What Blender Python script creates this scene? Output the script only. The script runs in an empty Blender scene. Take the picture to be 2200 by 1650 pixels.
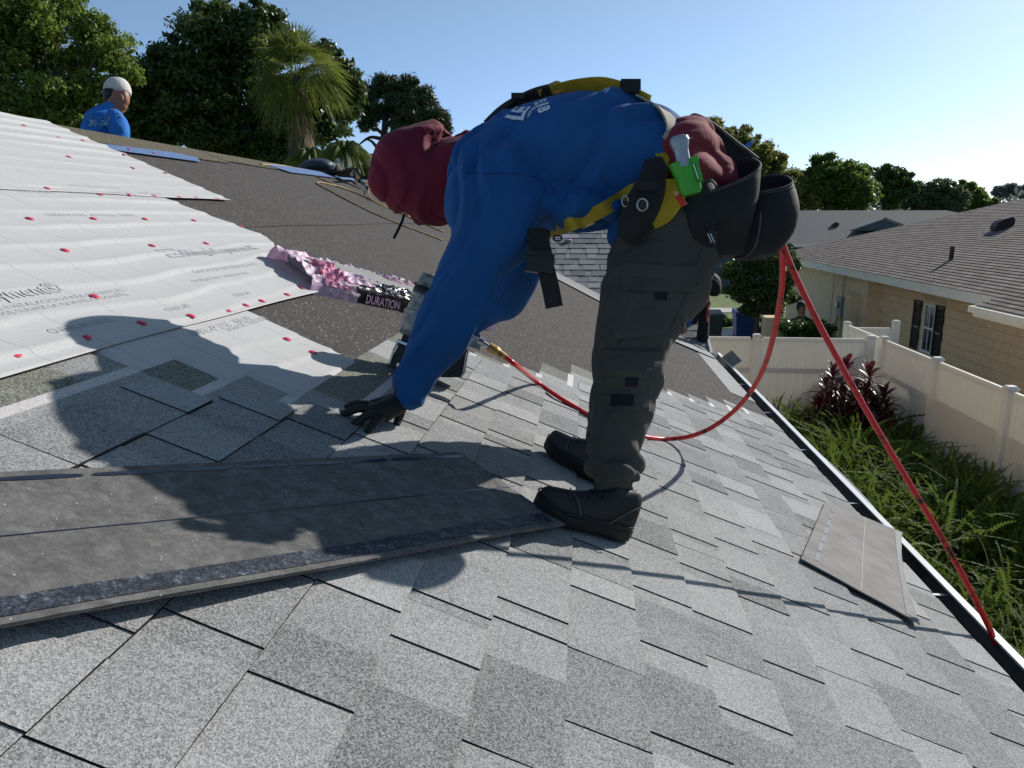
import bpy, bmesh, math, random
import numpy as np
from mathutils import Vector, Matrix, noise
from mathutils.bvhtree import BVHTree
random.seed(7); rng = np.random.default_rng(7)
SC = bpy.context.scene
# ------------------------------------------------------------------ camera
CH = 4.0                       # camera height above the ground (m)
FPX = 1620.0                   # focal length in photo pixels (2200 wide)
PITCH, YAW = math.radians(12.33), math.radians(5.58)
cam = bpy.data.cameras.new('camera'); cam_o = bpy.data.objects.new('camera', cam)
SC.collection.objects.link(cam_o)
cam.sensor_width = 36; cam.lens = FPX/2200*36; cam.clip_start = .05; cam.clip_end = 3000
cam_o.location = (0, 0, CH); cam_o.rotation_euler = (math.pi/2-PITCH, 0, YAW)
SC.camera = cam_o
# ------------------------------------------------------------------ light
SUN_AZ, SUN_EL = math.radians(43.5), math.radians(28.5)
w = bpy.data.worlds.new('World'); SC.world = w; w.use_nodes = True
nt = w.node_tree; nt.nodes.clear()
sky = nt.nodes.new('ShaderNodeTexSky'); sky.sky_type = 'NISHITA'; sky.sun_disc = False
sky.sun_elevation = SUN_EL; sky.sun_rotation = SUN_AZ
sky.air_density = 1.0; sky.dust_density = .45; sky.ozone_density = 1.6; sky.altitude = 0
bg = nt.nodes.new('ShaderNodeBackground'); bg.inputs[1].default_value = .09
wo = nt.nodes.new('ShaderNodeOutputWorld')
# the hazy humid air near the horizon is bluish white, all the way round
tc = nt.nodes.new('ShaderNodeTexCoord'); sx = nt.nodes.new('ShaderNodeSeparateXYZ'); nt.links.new(tc.outputs['Generated'], sx.inputs[0])
mr = nt.nodes.new('ShaderNodeMapRange'); mr.inputs[1].default_value = 0; mr.inputs[2].default_value = .42; nt.links.new(sx.outputs[2], mr.inputs[0])
mr.interpolation_type = 'SMOOTHSTEP'
tint = nt.nodes.new('ShaderNodeMix'); tint.data_type = 'RGBA'; nt.links.new(mr.outputs[0], tint.inputs[0])
tint.inputs[6].default_value = (.80, .96, 1.42, 1); tint.inputs[7].default_value = (1.08, 1.12, 1.0, 1)
mu = nt.nodes.new('ShaderNodeMix'); mu.data_type = 'RGBA'; mu.blend_type = 'MULTIPLY'; mu.inputs[0].default_value = 1
nt.links.new(sky.outputs[0], mu.inputs[6]); nt.links.new(tint.outputs[2], mu.inputs[7]); nt.links.new(mu.outputs[2], bg.inputs[0]); nt.links.new(bg.outputs[0], wo.inputs[0])
sl = bpy.data.lights.new('sun', 'SUN'); sl.energy = 4.7; sl.angle = math.radians(.53); sl.color = (1, .955, .89)
so = bpy.data.objects.new('sun', sl); SC.collection.objects.link(so)
SUN = Vector((math.sin(SUN_AZ)*math.cos(SUN_EL), math.cos(SUN_AZ)*math.cos(SUN_EL), math.sin(SUN_EL)))
so.rotation_euler = SUN.to_track_quat('Z', 'Y').to_euler()
SC.view_settings.view_transform = 'Standard'; SC.view_settings.look = 'None'
SC.view_settings.exposure = 0.2; SC.view_settings.gamma = 1
SC.render.engine = 'CYCLES'

# ------------------------------------------------------------------ helpers
def ray(px, py):
    r0 = (px-1100)/FPX; r2 = (825-py)/FPX
    y = math.cos(PITCH)+r2*math.sin(PITCH); z = -math.sin(PITCH)+r2*math.cos(PITCH)
    return Vector((r0*math.cos(YAW)-y*math.sin(YAW), r0*math.sin(YAW)+y*math.cos(YAW), z))
def P(px, py, k):
    v = ray(px, py)*k; return Vector((v.x, v.y, v.z+CH))
RH, RT = .75, .4167            # roof: below the camera, rise per run
RIDGE_X, EAVE_X, NEAR_Y, FAR_Y = -3.05, 1.17, -2.5, 7.1
RN = Vector((RT, 0, 1)).normalized(); RU = Vector((-1, 0, RT)).normalized()
def roof(X, Y, h=0): return Vector((X, Y, CH-RH-RT*X))+RN*h
def R(px, py, h=0):
    a = ray(px, py); k = (RH-h/RN.z)/(-a.z-RT*a.x)
    return Vector((a.x*k, a.y*k, a.z*k+CH))
def RK(px, py, h=0):
    a = ray(px, py); return (RH-h/RN.z)/(-a.z-RT*a.x)
def link(o, parent=None):
    SC.collection.objects.link(o)
    if parent is not None:
        o.parent = parent; o.matrix_parent_inverse = parent.matrix_world.inverted()
    return o
def thing(name, label, cat, loc=(0, 0, 0), group=None, kind=None):
    o = bpy.data.objects.new(name, None); o.empty_display_size = .1; o.location = loc
    SC.collection.objects.link(o); o.matrix_world = Matrix.Translation(Vector(loc))
    if label: o['label'] = label
    if cat: o['category'] = cat
    if group: o['group'] = group
    if kind: o['kind'] = kind
    return o
def tag(o, label, cat, group=None, kind=None):
    if label: o['label'] = label
    if cat: o['category'] = cat
    if group: o['group'] = group
    if kind: o['kind'] = kind
    return o
class MB:
    def __init__(s): s.v = []; s.f = []; s.m = []; s.t = []
    def add(s, vs, fs, m=0, t=.5):
        n = len(s.v); s.v += [tuple(v) for v in vs]
        s.f += [tuple(i+n for i in f) for f in fs]
        s.m += [m]*len(fs); s.t += (t if isinstance(t, list) else [t]*len(fs))
        return s
    def box(s, a, b, m=0, t=.5):
        x0, y0, z0 = a; x1, y1, z1 = b
        return s.add([(x0,y0,z0),(x1,y0,z0),(x1,y1,z0),(x0,y1,z0),(x0,y0,z1),(x1,y0,z1),(x1,y1,z1),(x0,y1,z1)],
              [(0,3,2,1),(4,5,6,7),(0,1,5,4),(1,2,6,5),(2,3,7,6),(3,0,4,7)], m, t)
    def obox(s, c, ax, ay, az, m=0, t=.5):   # centre and three half vectors
        c, ax, ay, az = map(Vector, (c, ax, ay, az))
        vs = [c+i*ax+j*ay+k*az for k in (-1, 1) for i, j in ((-1,-1),(1,-1),(1,1),(-1,1))]
        return s.add(vs, [(0,3,2,1),(4,5,6,7),(0,1,5,4),(1,2,6,5),(2,3,7,6),(3,0,4,7)], m, t)
    def prism(s, pts, d, m=0, t=.5):
        n = len(pts); d = Vector(d); pts = [Vector(p) for p in pts]
        return s.add(pts+[p+d for p in pts], [tuple(range(n))[::-1], tuple(range(n, 2*n))]+[(i,(i+1)%n,(i+1)%n+n,i+n) for i in range(n)], m, t)
    def tube(s, pts, r, n=8, m=0, t=.5, cap=True):
        pts = [Vector(p) for p in pts]; L = len(pts); rs = r if isinstance(r, (list, tuple)) else [r]*L
        vs = []; nrm = None
        for i, p in enumerate(pts):
            d = (pts[min(i+1, L-1)]-pts[max(i-1, 0)])
            d = d.normalized() if d.length > 1e-9 else Vector((0, 0, 1))
            if nrm is None: nrm = d.orthogonal().normalized()
            nrm = (nrm-d*nrm.dot(d))
            nrm = nrm.normalized() if nrm.length > 1e-6 else d.orthogonal().normalized()
            b = d.cross(nrm)
            for j in range(n):
                a = 2*math.pi*j/n; vs.append(p+(nrm*math.cos(a)+b*math.sin(a))*rs[i])
        fs = [(i*n+j, i*n+(j+1)%n, (i+1)*n+(j+1)%n, (i+1)*n+j) for i in range(L-1) for j in range(n)]
        if cap: fs += [tuple(range(n))[::-1], tuple(range((L-1)*n, L*n))]
        return s.add(vs, fs, m, t)
    def build(s, name, mats, parent=None, smooth=False, tone=True):
        me = bpy.data.meshes.new(name); me.from_pydata(s.v, [], s.f)
        mats = mats if isinstance(mats, (list, tuple)) else [mats]
        for m in mats: me.materials.append(m)
        if len(mats) > 1: me.polygons.foreach_set('material_index', s.m)
        if tone:
            a = me.attributes.new('tone', 'FLOAT', 'FACE'); a.data.foreach_set('value', [float(x) for x in s.t])
        if smooth: me.polygons.foreach_set('use_smooth', [True]*len(s.f))
        me.update()
        return link(bpy.data.objects.new(name, me), parent)
def np_mesh(name, V, Fq, mat, parent=None, tone=None, smooth=False):
    """numpy verts (N,3) and faces (M,3|4) to an object."""
    me = bpy.data.meshes.new(name); k = Fq.shape[1]
    me.vertices.add(len(V)); me.vertices.foreach_set('co', V.astype(np.float32).ravel())
    me.loops.add(Fq.size); me.loops.foreach_set('vertex_index', Fq.astype(np.int32).ravel())
    me.polygons.add(len(Fq)); me.polygons.foreach_set('loop_start', np.arange(0, Fq.size, k, dtype=np.int32))
    me.polygons.foreach_set('loop_total', np.full(len(Fq), k, dtype=np.int32))
    me.materials.append(mat)
    if tone is not None:
        a = me.attributes.new('tone', 'FLOAT', 'FACE'); a.data.foreach_set('value', tone.astype(np.float32))
    me.update(calc_edges=True)
    if smooth: me.polygons.foreach_set('use_smooth', [True]*len(Fq))
    return link(bpy.data.objects.new(name, me), parent)
def catmull(pts, n=6):
    pts = [Vector(p) for p in pts]; out = []
    for i in range(len(pts)-1):
        a = pts[max(i-1, 0)]; b = pts[i]; c = pts[i+1]; d = pts[min(i+2, len(pts)-1)]
        for j in range(n):
            t = j/n
            out.append(.5*((2*b)+(c-a)*t+(2*a-5*b+4*c-d)*t*t+(3*b-a-3*c+d)*t**3))
    out.append(pts[-1]); return out

# ------------------------------------------------------------------ materials
class NB:
    def __init__(s, name):
        s.m = bpy.data.materials.new(name); s.m.use_nodes = True; s.t = s.m.node_tree; s.t.nodes.clear()
        s.out = s.n('ShaderNodeOutputMaterial'); s.b = s.n('ShaderNodeBsdfPrincipled')
        s.l(s.b.outputs[0], s.out.inputs[0]); g = s.n('ShaderNodeNewGeometry'); s.pos = g.outputs['Position']
    def n(s, t, **k):
        x = s.t.nodes.new(t)
        for a, b in k.items(): setattr(x, a, b)
        return x
    def l(s, a, b): s.t.links.new(a, b)
    def val(s, x, inp):
        if isinstance(x, (int, float)): inp.default_value = x
        elif isinstance(x, tuple): inp.default_value = x if len(x) == 4 or inp.type == 'VECTOR' else (*x, 1)
        else: s.l(x, inp)
    def math(s, op, a, b=0., clamp=False):
        x = s.n('ShaderNodeMath', operation=op, use_clamp=clamp); s.val(a, x.inputs[0]); s.val(b, x.inputs[1]); return x.outputs[0]
    def scale(s, v, sc):
        x = s.n('ShaderNodeVectorMath', operation='MULTIPLY'); s.l(v, x.inputs[0]); x.inputs[1].default_value = sc; return x.outputs[0]
    def noise(s, sc, det=3, rough=.55, vec=None, dist=0):
        x = s.n('ShaderNodeTexNoise'); x.inputs['Scale'].default_value = sc; x.inputs['Detail'].default_value = det
        x.inputs['Roughness'].default_value = rough; x.inputs['Distortion'].default_value = dist
        s.l(vec or s.pos, x.inputs['Vector']); return x.outputs['Fac']
    def voro(s, sc, vec=None, feat='F1', out='Color'):
        x = s.n('ShaderNodeTexVoronoi', feature=feat); x.inputs['Scale'].default_value = sc; s.l(vec or s.pos, x.inputs['Vector'])
        if out == 'Color':
            c = s.n('ShaderNodeSeparateColor'); s.l(x.outputs['Color'], c.inputs[0]); return c.outputs[0]
        return x.outputs[out]
    def ramp(s, f, stops):
        x = s.n('ShaderNodeValToRGB'); s.val(f, x.inputs[0]); e = x.color_ramp.elements
        while len(e) < len(stops): e.new(.5)
        for q, (p_, c) in zip(e, stops):
            q.position = p_; q.color = (*c, 1) if isinstance(c, tuple) else (c, c, c, 1)
        return x.outputs[0]
    def rng(s, f, a, b, c, d):
        x = s.n('ShaderNodeMapRange'); s.val(f, x.inputs[0])
        for i, v in enumerate((a, b, c, d)): x.inputs[i+1].default_value = v
        return x.outputs[0]
    def mix(s, f, a, b, mode='MIX'):
        x = s.n('ShaderNodeMix', data_type='RGBA', blend_type=mode); s.val(f, x.inputs[0]); s.val(a, x.inputs[6]); s.val(b, x.inputs[7]); return x.outputs[2]
    def attr(s, name='tone'):
        x = s.n('ShaderNodeAttribute', attribute_name=name); return x.outputs['Fac']
    def bump(s, h, strength=.4, dist=.002):
        x = s.n('ShaderNodeBump'); x.inputs['Strength'].default_value = strength; x.inputs['Distance'].default_value = dist
        s.val(h, x.inputs['Height']); s.l(x.outputs[0], s.b.inputs['Normal'])
    def fin(s, col, rough=.8, metal=0, spec=.5):
        s.val(col, s.b.inputs['Base Color']); s.val(rough, s.b.inputs['Roughness']); s.b.inputs['Metallic'].default_value = metal
        s.b.inputs['Specular IOR Level'].default_value = spec; return s.m
def sc3(c, k): return tuple(x*k for x in c)
def plain(name, col, rough=.7, metal=0, spec=.4, var=.12, nsc=18, bump=.0, bsc=300):
    b = NB(name); f = b.noise(nsc, 4); c = b.mix(b.rng(f, .3, .7, 0, 1), sc3(col, 1-var), sc3(col, 1+var))
    if bump: b.bump(b.noise(bsc, 2), bump, .002)
    return b.fin(c, rough, metal, spec)
def granule(name, dark, light, cell=520, spread=.75, blot=.16, tone=.34, glint=None):
    b = NB(name); v = b.voro(cell); big = b.noise(7, 4, .6); mid = b.noise(90, 3, .7); t = b.attr()
    f = b.math('ADD', b.math('MULTIPLY', b.math('SUBTRACT', v, .5), spread), .5)
    f = b.math('ADD', f, b.math('MULTIPLY', b.math('SUBTRACT', big, .5), blot*2))
    f = b.math('ADD', f, b.math('MULTIPLY', b.math('SUBTRACT', mid, .5), .35))
    f = b.math('ADD', f, b.math('MULTIPLY', b.math('SUBTRACT', t, .5), tone*2), clamp=True)
    c = b.mix(f, dark, light)
    if glint:
        s2 = b.voro(cell*.8); c = b.mix(b.math('GREATER_THAN', s2, glint), c, (.75, .72, .66))  # sparse pale cells paint the granules' sparkle into the base colour
    b.bump(b.voro(cell, out='Distance'), .3, .0012)
    return b.fin(c, .92, 0, .15)
M = {}
M['shingle'] = granule('shingle granules', (.085, .086, .086), (.43, .43, .425), 500, .74, .16, .30)
M['headlap'] = granule('headlap granules', (.05, .055, .045), (.30, .30, .255), 420, .95, .1, .15)
M['deck'] = granule('cap sheet granules', (.022, .020, .0185), (.112, .103, .096), 470, .8, .1, .1, .990)
M['ridge'] = granule('olive cap sheet granules', (.04, .035, .023), (.17, .145, .10), 430, .8, .1, .1, .985)
M['roof2'] = granule('brown tab shingle', (.08, .062, .054), (.28, .235, .215), 240, .6, .12, .35)
M['roof3'] = granule('grey far shingle', (.07, .072, .074), (.20, .20, .20), 60, .6, .15, .3)
def strip_mat():
    b = NB('sealant strip'); v = b.voro(420); c = b.mix(v, (.36, .34, .33), (.60, .56, .56)); return b.fin(c, .7)
M['strip'] = strip_mat()
def sheet_mat():
    b = NB('white underlayment'); sx = b.n('ShaderNodeSeparateXYZ'); b.l(b.pos, sx.inputs[0])
    wob = b.noise(1.1, 2); y = b.math('ADD', sx.outputs[1], b.math('MULTIPLY', wob, .05))
    l = b.math('FRACT', b.math('MULTIPLY', y, 1/.205)); ln = b.math('LESS_THAN', l, .011)
    n = b.noise(420, 2, .7); dirt = b.noise(5, 5, .6)
    c = b.mix(b.rng(n, .3, .7, 0, 1), (.37, .367, .365), (.545, .54, .535))
    c = b.mix(b.rng(dirt, .5, .8, 0, .3), c, (.42, .41, .40))
    c = b.mix(b.math('MULTIPLY', ln, .75), c, (.2, .2, .22))
    b.bump(n, .25, .001); return b.fin(c, .75, 0, .25)
M['sheet'] = sheet_mat()
M['print'] = plain('grey print', (.42, .42, .44), .8, var=.05)
M['pinkprint'] = plain('pale print', (.5, .32, .43), .5)
M['nail'] = plain('red plastic cap', (.55, .03, .08), .4, var=.15, nsc=60)
M['steel'] = plain('steel', (.45, .45, .45), .35, .9)
M['blue_sheet'] = plain('blue film', (.11, .18, .34), .45, var=.25, nsc=40)
def back_mat():
    b = NB('shingle back'); n = b.noise(22, 7, .72, dist=.6); g = b.noise(90, 4, .7); f = b.noise(500, 2, .6)
    c = b.ramp(b.math('ADD', b.math('ADD', b.math('MULTIPLY', n, .6), b.math('MULTIPLY', g, .3)), b.math('MULTIPLY', f, .12)), [(.33, (.06, .059, .058)), (.50, (.115, .112, .108)), (.70, (.21, .204, .198))])
    c = b.mix(b.math('GREATER_THAN', b.voro(420), .9985), c, (.4, .4, .4)); b.bump(b.noise(160, 4), .5, .002); return b.fin(c, .9, 0, .15)  # the rare pale cells are glints painted into the colour
M['back'] = back_mat()
def back2_mat():
    b = NB('shingle back pale'); n = b.noise(11, 6, .65); f = b.noise(500, 2, .6)
    c = b.ramp(b.math('ADD', b.math('MULTIPLY', n, .6), b.math('MULTIPLY', f, .35)), [(.3, (.18, .172, .165)), (.7, (.32, .307, .295))])
    b.bump(f, .3, .001); return b.fin(c, .95, 0, .1)
M['back2'] = back2_mat()
def tar_mat():
    b = NB('tar strip'); v = b.scale(b.pos, (1, 1, 1)); n = b.noise(38, 6, .75); m = b.noise(160, 3, .7)
    c = b.ramp(b.math('MULTIPLY', b.math('ADD', n, m), .5), [(.44, (.012, .014, .022)), (.56, (.05, .06, .08)), (.66, (.25, .26, .29))])
    b.bump(m, .6, .003); return b.fin(c, .6, 0, .3)
M['tar'] = tar_mat()
M['tar_clean'] = plain('tar dash', (.012, .014, .03), .3, 0, .6, var=.4, nsc=60)
def cloth(name, col, rough=.85, weave=900, var=.12, trans=0):
    b = NB(name); n = b.noise(9, 4); f = b.noise(weave, 2, .6)
    c = b.mix(b.rng(n, .3, .7, 0, 1), sc3(col, 1-var), sc3(col, 1+var)); c = b.mix(b.rng(f, .3, .7, 0, .25), c, sc3(col, 1.35))
    b.bump(b.math('ADD', f, b.math('MULTIPLY', b.noise(60, 3), .5)), .25, .0015)
    m = b.fin(c, rough, 0, .25); b.b.inputs['Sheen Weight'].default_value = .03; return m
M['shirt'] = cloth('blue cotton', (.010, .078, .25), var=.1)
M['shirt_sunlit'] = cloth('sunlit blue cotton', (.02, .15, .48), var=.1)  # lighter copy of the shirt blue, sunlight put into the colour
M['hood'] = cloth('maroon fleece', (.115, .006, .022), var=.12)
M['hood2'] = cloth('faded maroon fleece', (.17, .02, .032), var=.12)
M['pants'] = cloth('olive ripstop', (.056, .057, .050), var=.15)
M['dark_cloth'] = cloth('black cloth', (.012, .012, .014), var=.2)
M['canvas'] = cloth('black canvas', (.016, .016, .017), .75, 600, .3)
M['shoe'] = plain('black leather', (.014, .013, .013), .55, 0, .4, var=.3, bump=.2)
M['shoe2'] = plain('brown black leather', (.05, .042, .038), .55, 0, .4, var=.3, bump=.2)
M['sole'] = plain('black rubber', (.012, .012, .012), .7)
M['glove'] = plain('dark grip glove', (.016, .013, .011), .6, 0, .4, var=.4, nsc=60, bump=.3)
M['skin'] = plain('brown skin', (.26, .12, .07), .5, 0, .4, var=.12, nsc=30)
M['hair'] = plain('black hair', (.012, .01, .009), .55, var=.4, nsc=90, bump=.5, bsc=200)
M['cap_cloth'] = cloth('off white cap cloth', (.55, .51, .49), var=.06)
M['black'] = plain('black plastic', (.012, .012, .012), .45)
M['webbing'] = cloth('yellow webbing', (.36, .25, .02), .8, 400, .35)
M['webbing_dirty'] = cloth('worn pale webbing', (.30, .28, .22), .8, 400, .5)
M['webbing_black'] = cloth('black webbing', (.02, .019, .018), .75, 400, .3)
M['hose'] = None
def hose_mat(name, col, sc):
    b = NB(name); n = b.noise(sc, 5, .7, dist=.3); c = b.mix(b.rng(n, .54, .62, 0, 1), col, (.015, .008, .008))
    return b.fin(c, .3, 0, .5)
M['hose'] = hose_mat('red hose rubber', (.62, .018, .02), 14)
M['rope'] = plain('tan rope', (.33, .21, .09), .7, var=.45, nsc=30)
M['grey_metal'] = plain('worn grey magnesium', (.27, .29, .28), .45, .35, .5, var=.55, nsc=35, bump=.3, bsc=120)
M['chrome'] = plain('bright steel', (.6, .6, .6), .25, 1)
M['brass'] = plain('dirty brass', (.45, .27, .1), .45, .7, var=.5, nsc=60)
M['green'] = plain('green rubber', (.05, .36, .02), .4, 0, .5, var=.12)
M['red'] = plain('red paint', (.5, .02, .02), .5)
M['wood'] = plain('pale wood', (.5, .33, .2), .7)
M['brown_wood'] = plain('weathered plywood', (.14, .09, .055), .75, var=.4, nsc=30)
def film(name, col, tr):
    b = NB(name); n = b.noise(24, 4, .7); c = b.mix(b.rng(n, .35, .7, 0, 1), sc3(col, .8), tuple(min(1, x*1.5+.12) for x in col))
    m = b.fin(c, .42, 0, .4); b.b.inputs['Transmission Weight'].default_value = 0
    tn = b.n('ShaderNodeBsdfTranslucent'); b.val(c, tn.inputs[0]); mx = b.n('ShaderNodeMixShader'); mx.inputs[0].default_value = tr
    b.l(b.b.outputs[0], mx.inputs[1]); b.l(tn.outputs[0], mx.inputs[2]); b.l(mx.outputs[0], b.out.inputs[0]); return m
M['pink_film'] = film('pink plastic film', (.75, .50, .64), .4)
M['hotpink_film'] = film('deep pink plastic film', (.62, .20, .34), .3)
M['pale_film'] = film('pale plastic film', (.66, .52, .62), .35)
M['purple_film'] = film('sheer purple film', (.22, .10, .17), .3)
M['black_film'] = plain('black printed film', (.014, .008, .012), .25, 0, .6, nsc=40, var=.4)
def leafmat(name, c0, c1, tr=.35, rough=.5):
    b = NB(name); t = b.attr(); n = b.noise(.7, 3); f = b.math('ADD', b.math('MULTIPLY', t, .8), b.math('MULTIPLY', n, .35), clamp=True)
    c = b.mix(f, c0, c1); m = b.fin(c, rough, 0, .35)
    tn = b.n('ShaderNodeBsdfTranslucent'); b.val(b.mix(.5, c, sc3(c1, 1.3)), tn.inputs[0]); mx = b.n('ShaderNodeMixShader'); mx.inputs[0].default_value = tr
    b.l(b.b.outputs[0], mx.inputs[1]); b.l(tn.outputs[0], mx.inputs[2]); b.l(mx.outputs[0], b.out.inputs[0]); return m
M['leaf_oak'] = leafmat('oak leaves', (.055, .09, .015), (.20, .27, .05), .5)
M['leaf_dark'] = leafmat('dark leaves', (.016, .036, .010), (.085, .13, .028), .3, .4)
M['leaf_pine'] = leafmat('pine needles', (.022, .042, .018), (.06, .085, .03), .2)
M['leaf_olive'] = leafmat('olive leaves', (.07, .09, .022), (.20, .21, .05), .5)
M['leaf_mid'] = leafmat('mid leaves', (.04, .075, .016), (.14, .21, .035), .5)
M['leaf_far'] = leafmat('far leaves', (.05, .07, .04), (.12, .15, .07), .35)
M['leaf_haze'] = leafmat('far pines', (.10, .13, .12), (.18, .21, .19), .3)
M['leaf_hedge'] = leafmat('hedge leaves', (.02, .045, .012), (.07, .12, .025), .3, .35)
M['leaf_fern'] = leafmat('fern leaflets', (.03, .052, .009), (.12, .17, .028), .35, .85)
M['leaf_palm'] = leafmat('palm fronds', (.035, .06, .012), (.17, .20, .04), .4, .5)
M['leaf_dead'] = leafmat('dead fronds', (.10, .075, .045), (.24, .19, .12), .15, .8)
M['leaf_red'] = leafmat('red cordyline leaves', (.028, .008, .010), (.13, .022, .026), .25, .35)
M['bark'] = plain('bark', (.075, .06, .045), .9, var=.4, nsc=8, bump=.6, bsc=30)
M['bark_dark'] = plain('dark bark', (.03, .025, .02), .9, var=.4, nsc=8, bump=.6, bsc=30)
M['vinyl'] = plain('white vinyl', (.84, .80, .71), .45, 0, .5, var=.03, nsc=4)
def vinyl_mat():
    b = NB('white vinyl sheet'); n = b.noise(4, 4); c = b.mix(b.rng(n, .3, .7, 0, 1), (.83, .80, .73), (.87, .84, .78)); m = b.fin(c, .45, 0, .5)
    tn = b.n('ShaderNodeBsdfTranslucent'); tn.inputs[0].default_value = (.95, .93, .88, 1); mx = b.n('ShaderNodeMixShader'); mx.inputs[0].default_value = .22
    b.l(b.b.outputs[0], mx.inputs[1]); b.l(tn.outputs[0], mx.inputs[2]); b.l(mx.outputs[0], b.out.inputs[0]); return m
M['vinyl'] = vinyl_mat()
M['white'] = plain('white painted metal', (.78, .77, .74), .4, 0, .5, var=.04, nsc=5)
M['block'] = plain('tan painted block', (.74, .51, .30), .85, var=.07, nsc=6, bump=.5, bsc=60)
M['block2'] = plain('pale tan stucco', (.68, .52, .33), .85, var=.07, nsc=6, bump=.5, bsc=60)
M['mortar'] = plain('tan joint', (.56, .39, .23), .9)
M['fascia'] = plain('cream fascia', (.78, .74, .62), .6, var=.05, nsc=3)
M['soffit'] = plain('soffit', (.4, .36, .3), .8)
M['shutter'] = plain('black shutter', (.02, .02, .022), .5)
M['frame'] = plain('white window frame', (.72, .72, .7), .5, var=.03)
b_ = NB('window glass'); M['glass'] = b_.fin((.03, .04, .05), .08, 0, .8)
M['vent'] = plain('dark brown vent metal', (.035, .02, .018), .5, .2, var=.3)
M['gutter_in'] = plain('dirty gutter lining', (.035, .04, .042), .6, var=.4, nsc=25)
M['gutter'] = plain('gutter enamel', (.80, .79, .77), .35, 0, .5, var=.03)
M['drip'] = plain('dark drip edge', (.05, .055, .06), .5, .3)
M['grass'] = plain('lawn', (.10, .135, .028), .95, var=.3, nsc=3, bump=.4, bsc=30)
M['soil'] = plain('dark soil', (.022, .019, .014), .95, var=.4, nsc=9, bump=.6, bsc=40)
M['mulch'] = plain('brown mulch', (.12, .07, .045), .95, var=.5, nsc=20, bump=.6, bsc=60)
M['concrete'] = plain('pale concrete', (.42, .40, .37), .9, var=.08, nsc=3)
M['asphalt'] = plain('asphalt', (.07, .07, .07), .9, var=.12, nsc=3)
M['bin_blue'] = plain('blue bin plastic', (.022, .065, .24), .45, var=.08)
M['bin_grey'] = plain('charcoal bin plastic', (.03, .034, .034), .5)
M['house_blue'] = plain('slate blue siding', (.06, .09, .12), .8)
M['house_white'] = plain('white garage door', (.62, .66, .72), .6)
M['meter'] = plain('grey meter box', (.25, .26, .25), .5)
# ------------------------------------------------------------------ ground, street
mb = MB(); mb.add([(-800,-400,0),(800,-400,0),(800,1600,0),(-800,1600,0)], [(0,1,2,3)])
tag(mb.build('ground', M['grass']), None, None, kind='structure')
def sheet(name, x0, x1, y0, y1, z, m): 
    b = MB(); b.box((x0, y0, z-.05), (x1, y1, z)); return tag(b.build(name, m), None, None, kind='structure')
sheet('garden_soil', 1.0, 5.42, -2, 14.3, .03, M['soil'])
sheet('side_path', 5.6, 8.2, 2, 16, .02, M['concrete'])
sheet('front_mulch', 1.0, 4.6, 16.5, 25.6, .035, M['mulch'])
sheet('walkway', 1.5, 8.0, 25.8, 28.2, .05, M['concrete'])
sheet('driveway', -8, 3.2, 28.3, 50, .045, M['concrete'])
sheet('sidewalk', 3.3, 40, 33.5, 35.2, .04, M['concrete'])
sheet('road', -60, 60, 44, 52, .02, M['asphalt'])
# ------------------------------------------------------------------ our house
house = thing('house', 'house being re-roofed, light grey shingles over brown underlayment', 'house', (0, 3, 0))
# walls and soffit under the roof
mb = MB(); mb.box((-6.6, -2.4, 0), (.72, 11.8, 2.72)); mb.build('wall', M['block2'], house)
mb = MB()
e = roof(EAVE_X, 0); zb = e.z
mb.box((.72, NEAR_Y, zb-.2), (EAVE_X-.02, 15.5, zb-.17)); mb.build('soffit', M['soffit'], house)
mb = MB(); mb.box((EAVE_X-.02, NEAR_Y, zb-.19), (EAVE_X, FAR_Y+.1, zb-.012)); mb.build('fascia', M['white'], house)
# structural roof: near slope, back slope, wing slope
th = .03
mb = MB()
def quadslab(a, b, c, d, n, t):
    n = Vector(n)*t; return [a, b, c, d, a-n, b-n, c-n, d-n]
SLF = [(0,1,2,3),(7,6,5,4),(0,4,5,1),(1,5,6,2),(2,6,7,3),(3,7,4,0)]
WR = EAVE_X-RIDGE_X                     # plan run 4.22
def wing(X, d, h=0):                    # point on the wing slope, d metres beyond its eave line
    return Vector((X, FAR_Y+d, CH-RH-RT*EAVE_X+RT*d))+Vector((0, -RT, 1)).normalized()*h
mb.add([roof(EAVE_X, NEAR_Y), roof(EAVE_X, FAR_Y), roof(RIDGE_X, FAR_Y+WR), roof(RIDGE_X, NEAR_Y),
        roof(EAVE_X, NEAR_Y, -th), roof(EAVE_X, FAR_Y, -th), roof(RIDGE_X, FAR_Y+WR, -th), roof(RIDGE_X, NEAR_Y, -th)], SLF)
mb.build('roof_deck', M['deck'], house)
mb = MB(); rz = roof(RIDGE_X, 0).z
mb.add([(RIDGE_X, NEAR_Y, rz-.001), (RIDGE_X, 14, rz-.001), (-7.2, 14, rz-.001-RT*4.15), (-7.2, NEAR_Y, rz-.001-RT*4.15)], [(0,1,2,3)])
mb.build('back_slope', M['deck'], house)
mb = MB(); a = wing(EAVE_X, 0); b = wing(EAVE_X, WR); c = wing(RIDGE_X, WR)
mb.add([a, b, c, a-Vector((0,0,.03)), b-Vector((0,0,.03)), c-Vector((0,0,.03))], [(0,1,2),(5,4,3),(0,3,4,1),(1,4,5,2),(2,5,3,0)])
mb.add([b, b+Vector((0, 4.2, -RT*4.2)), c+Vector((0, 4.2, -RT*4.2)), c], [(0,1,2,3)])
mb.build('wing_deck', M['deck'], house)
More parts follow.
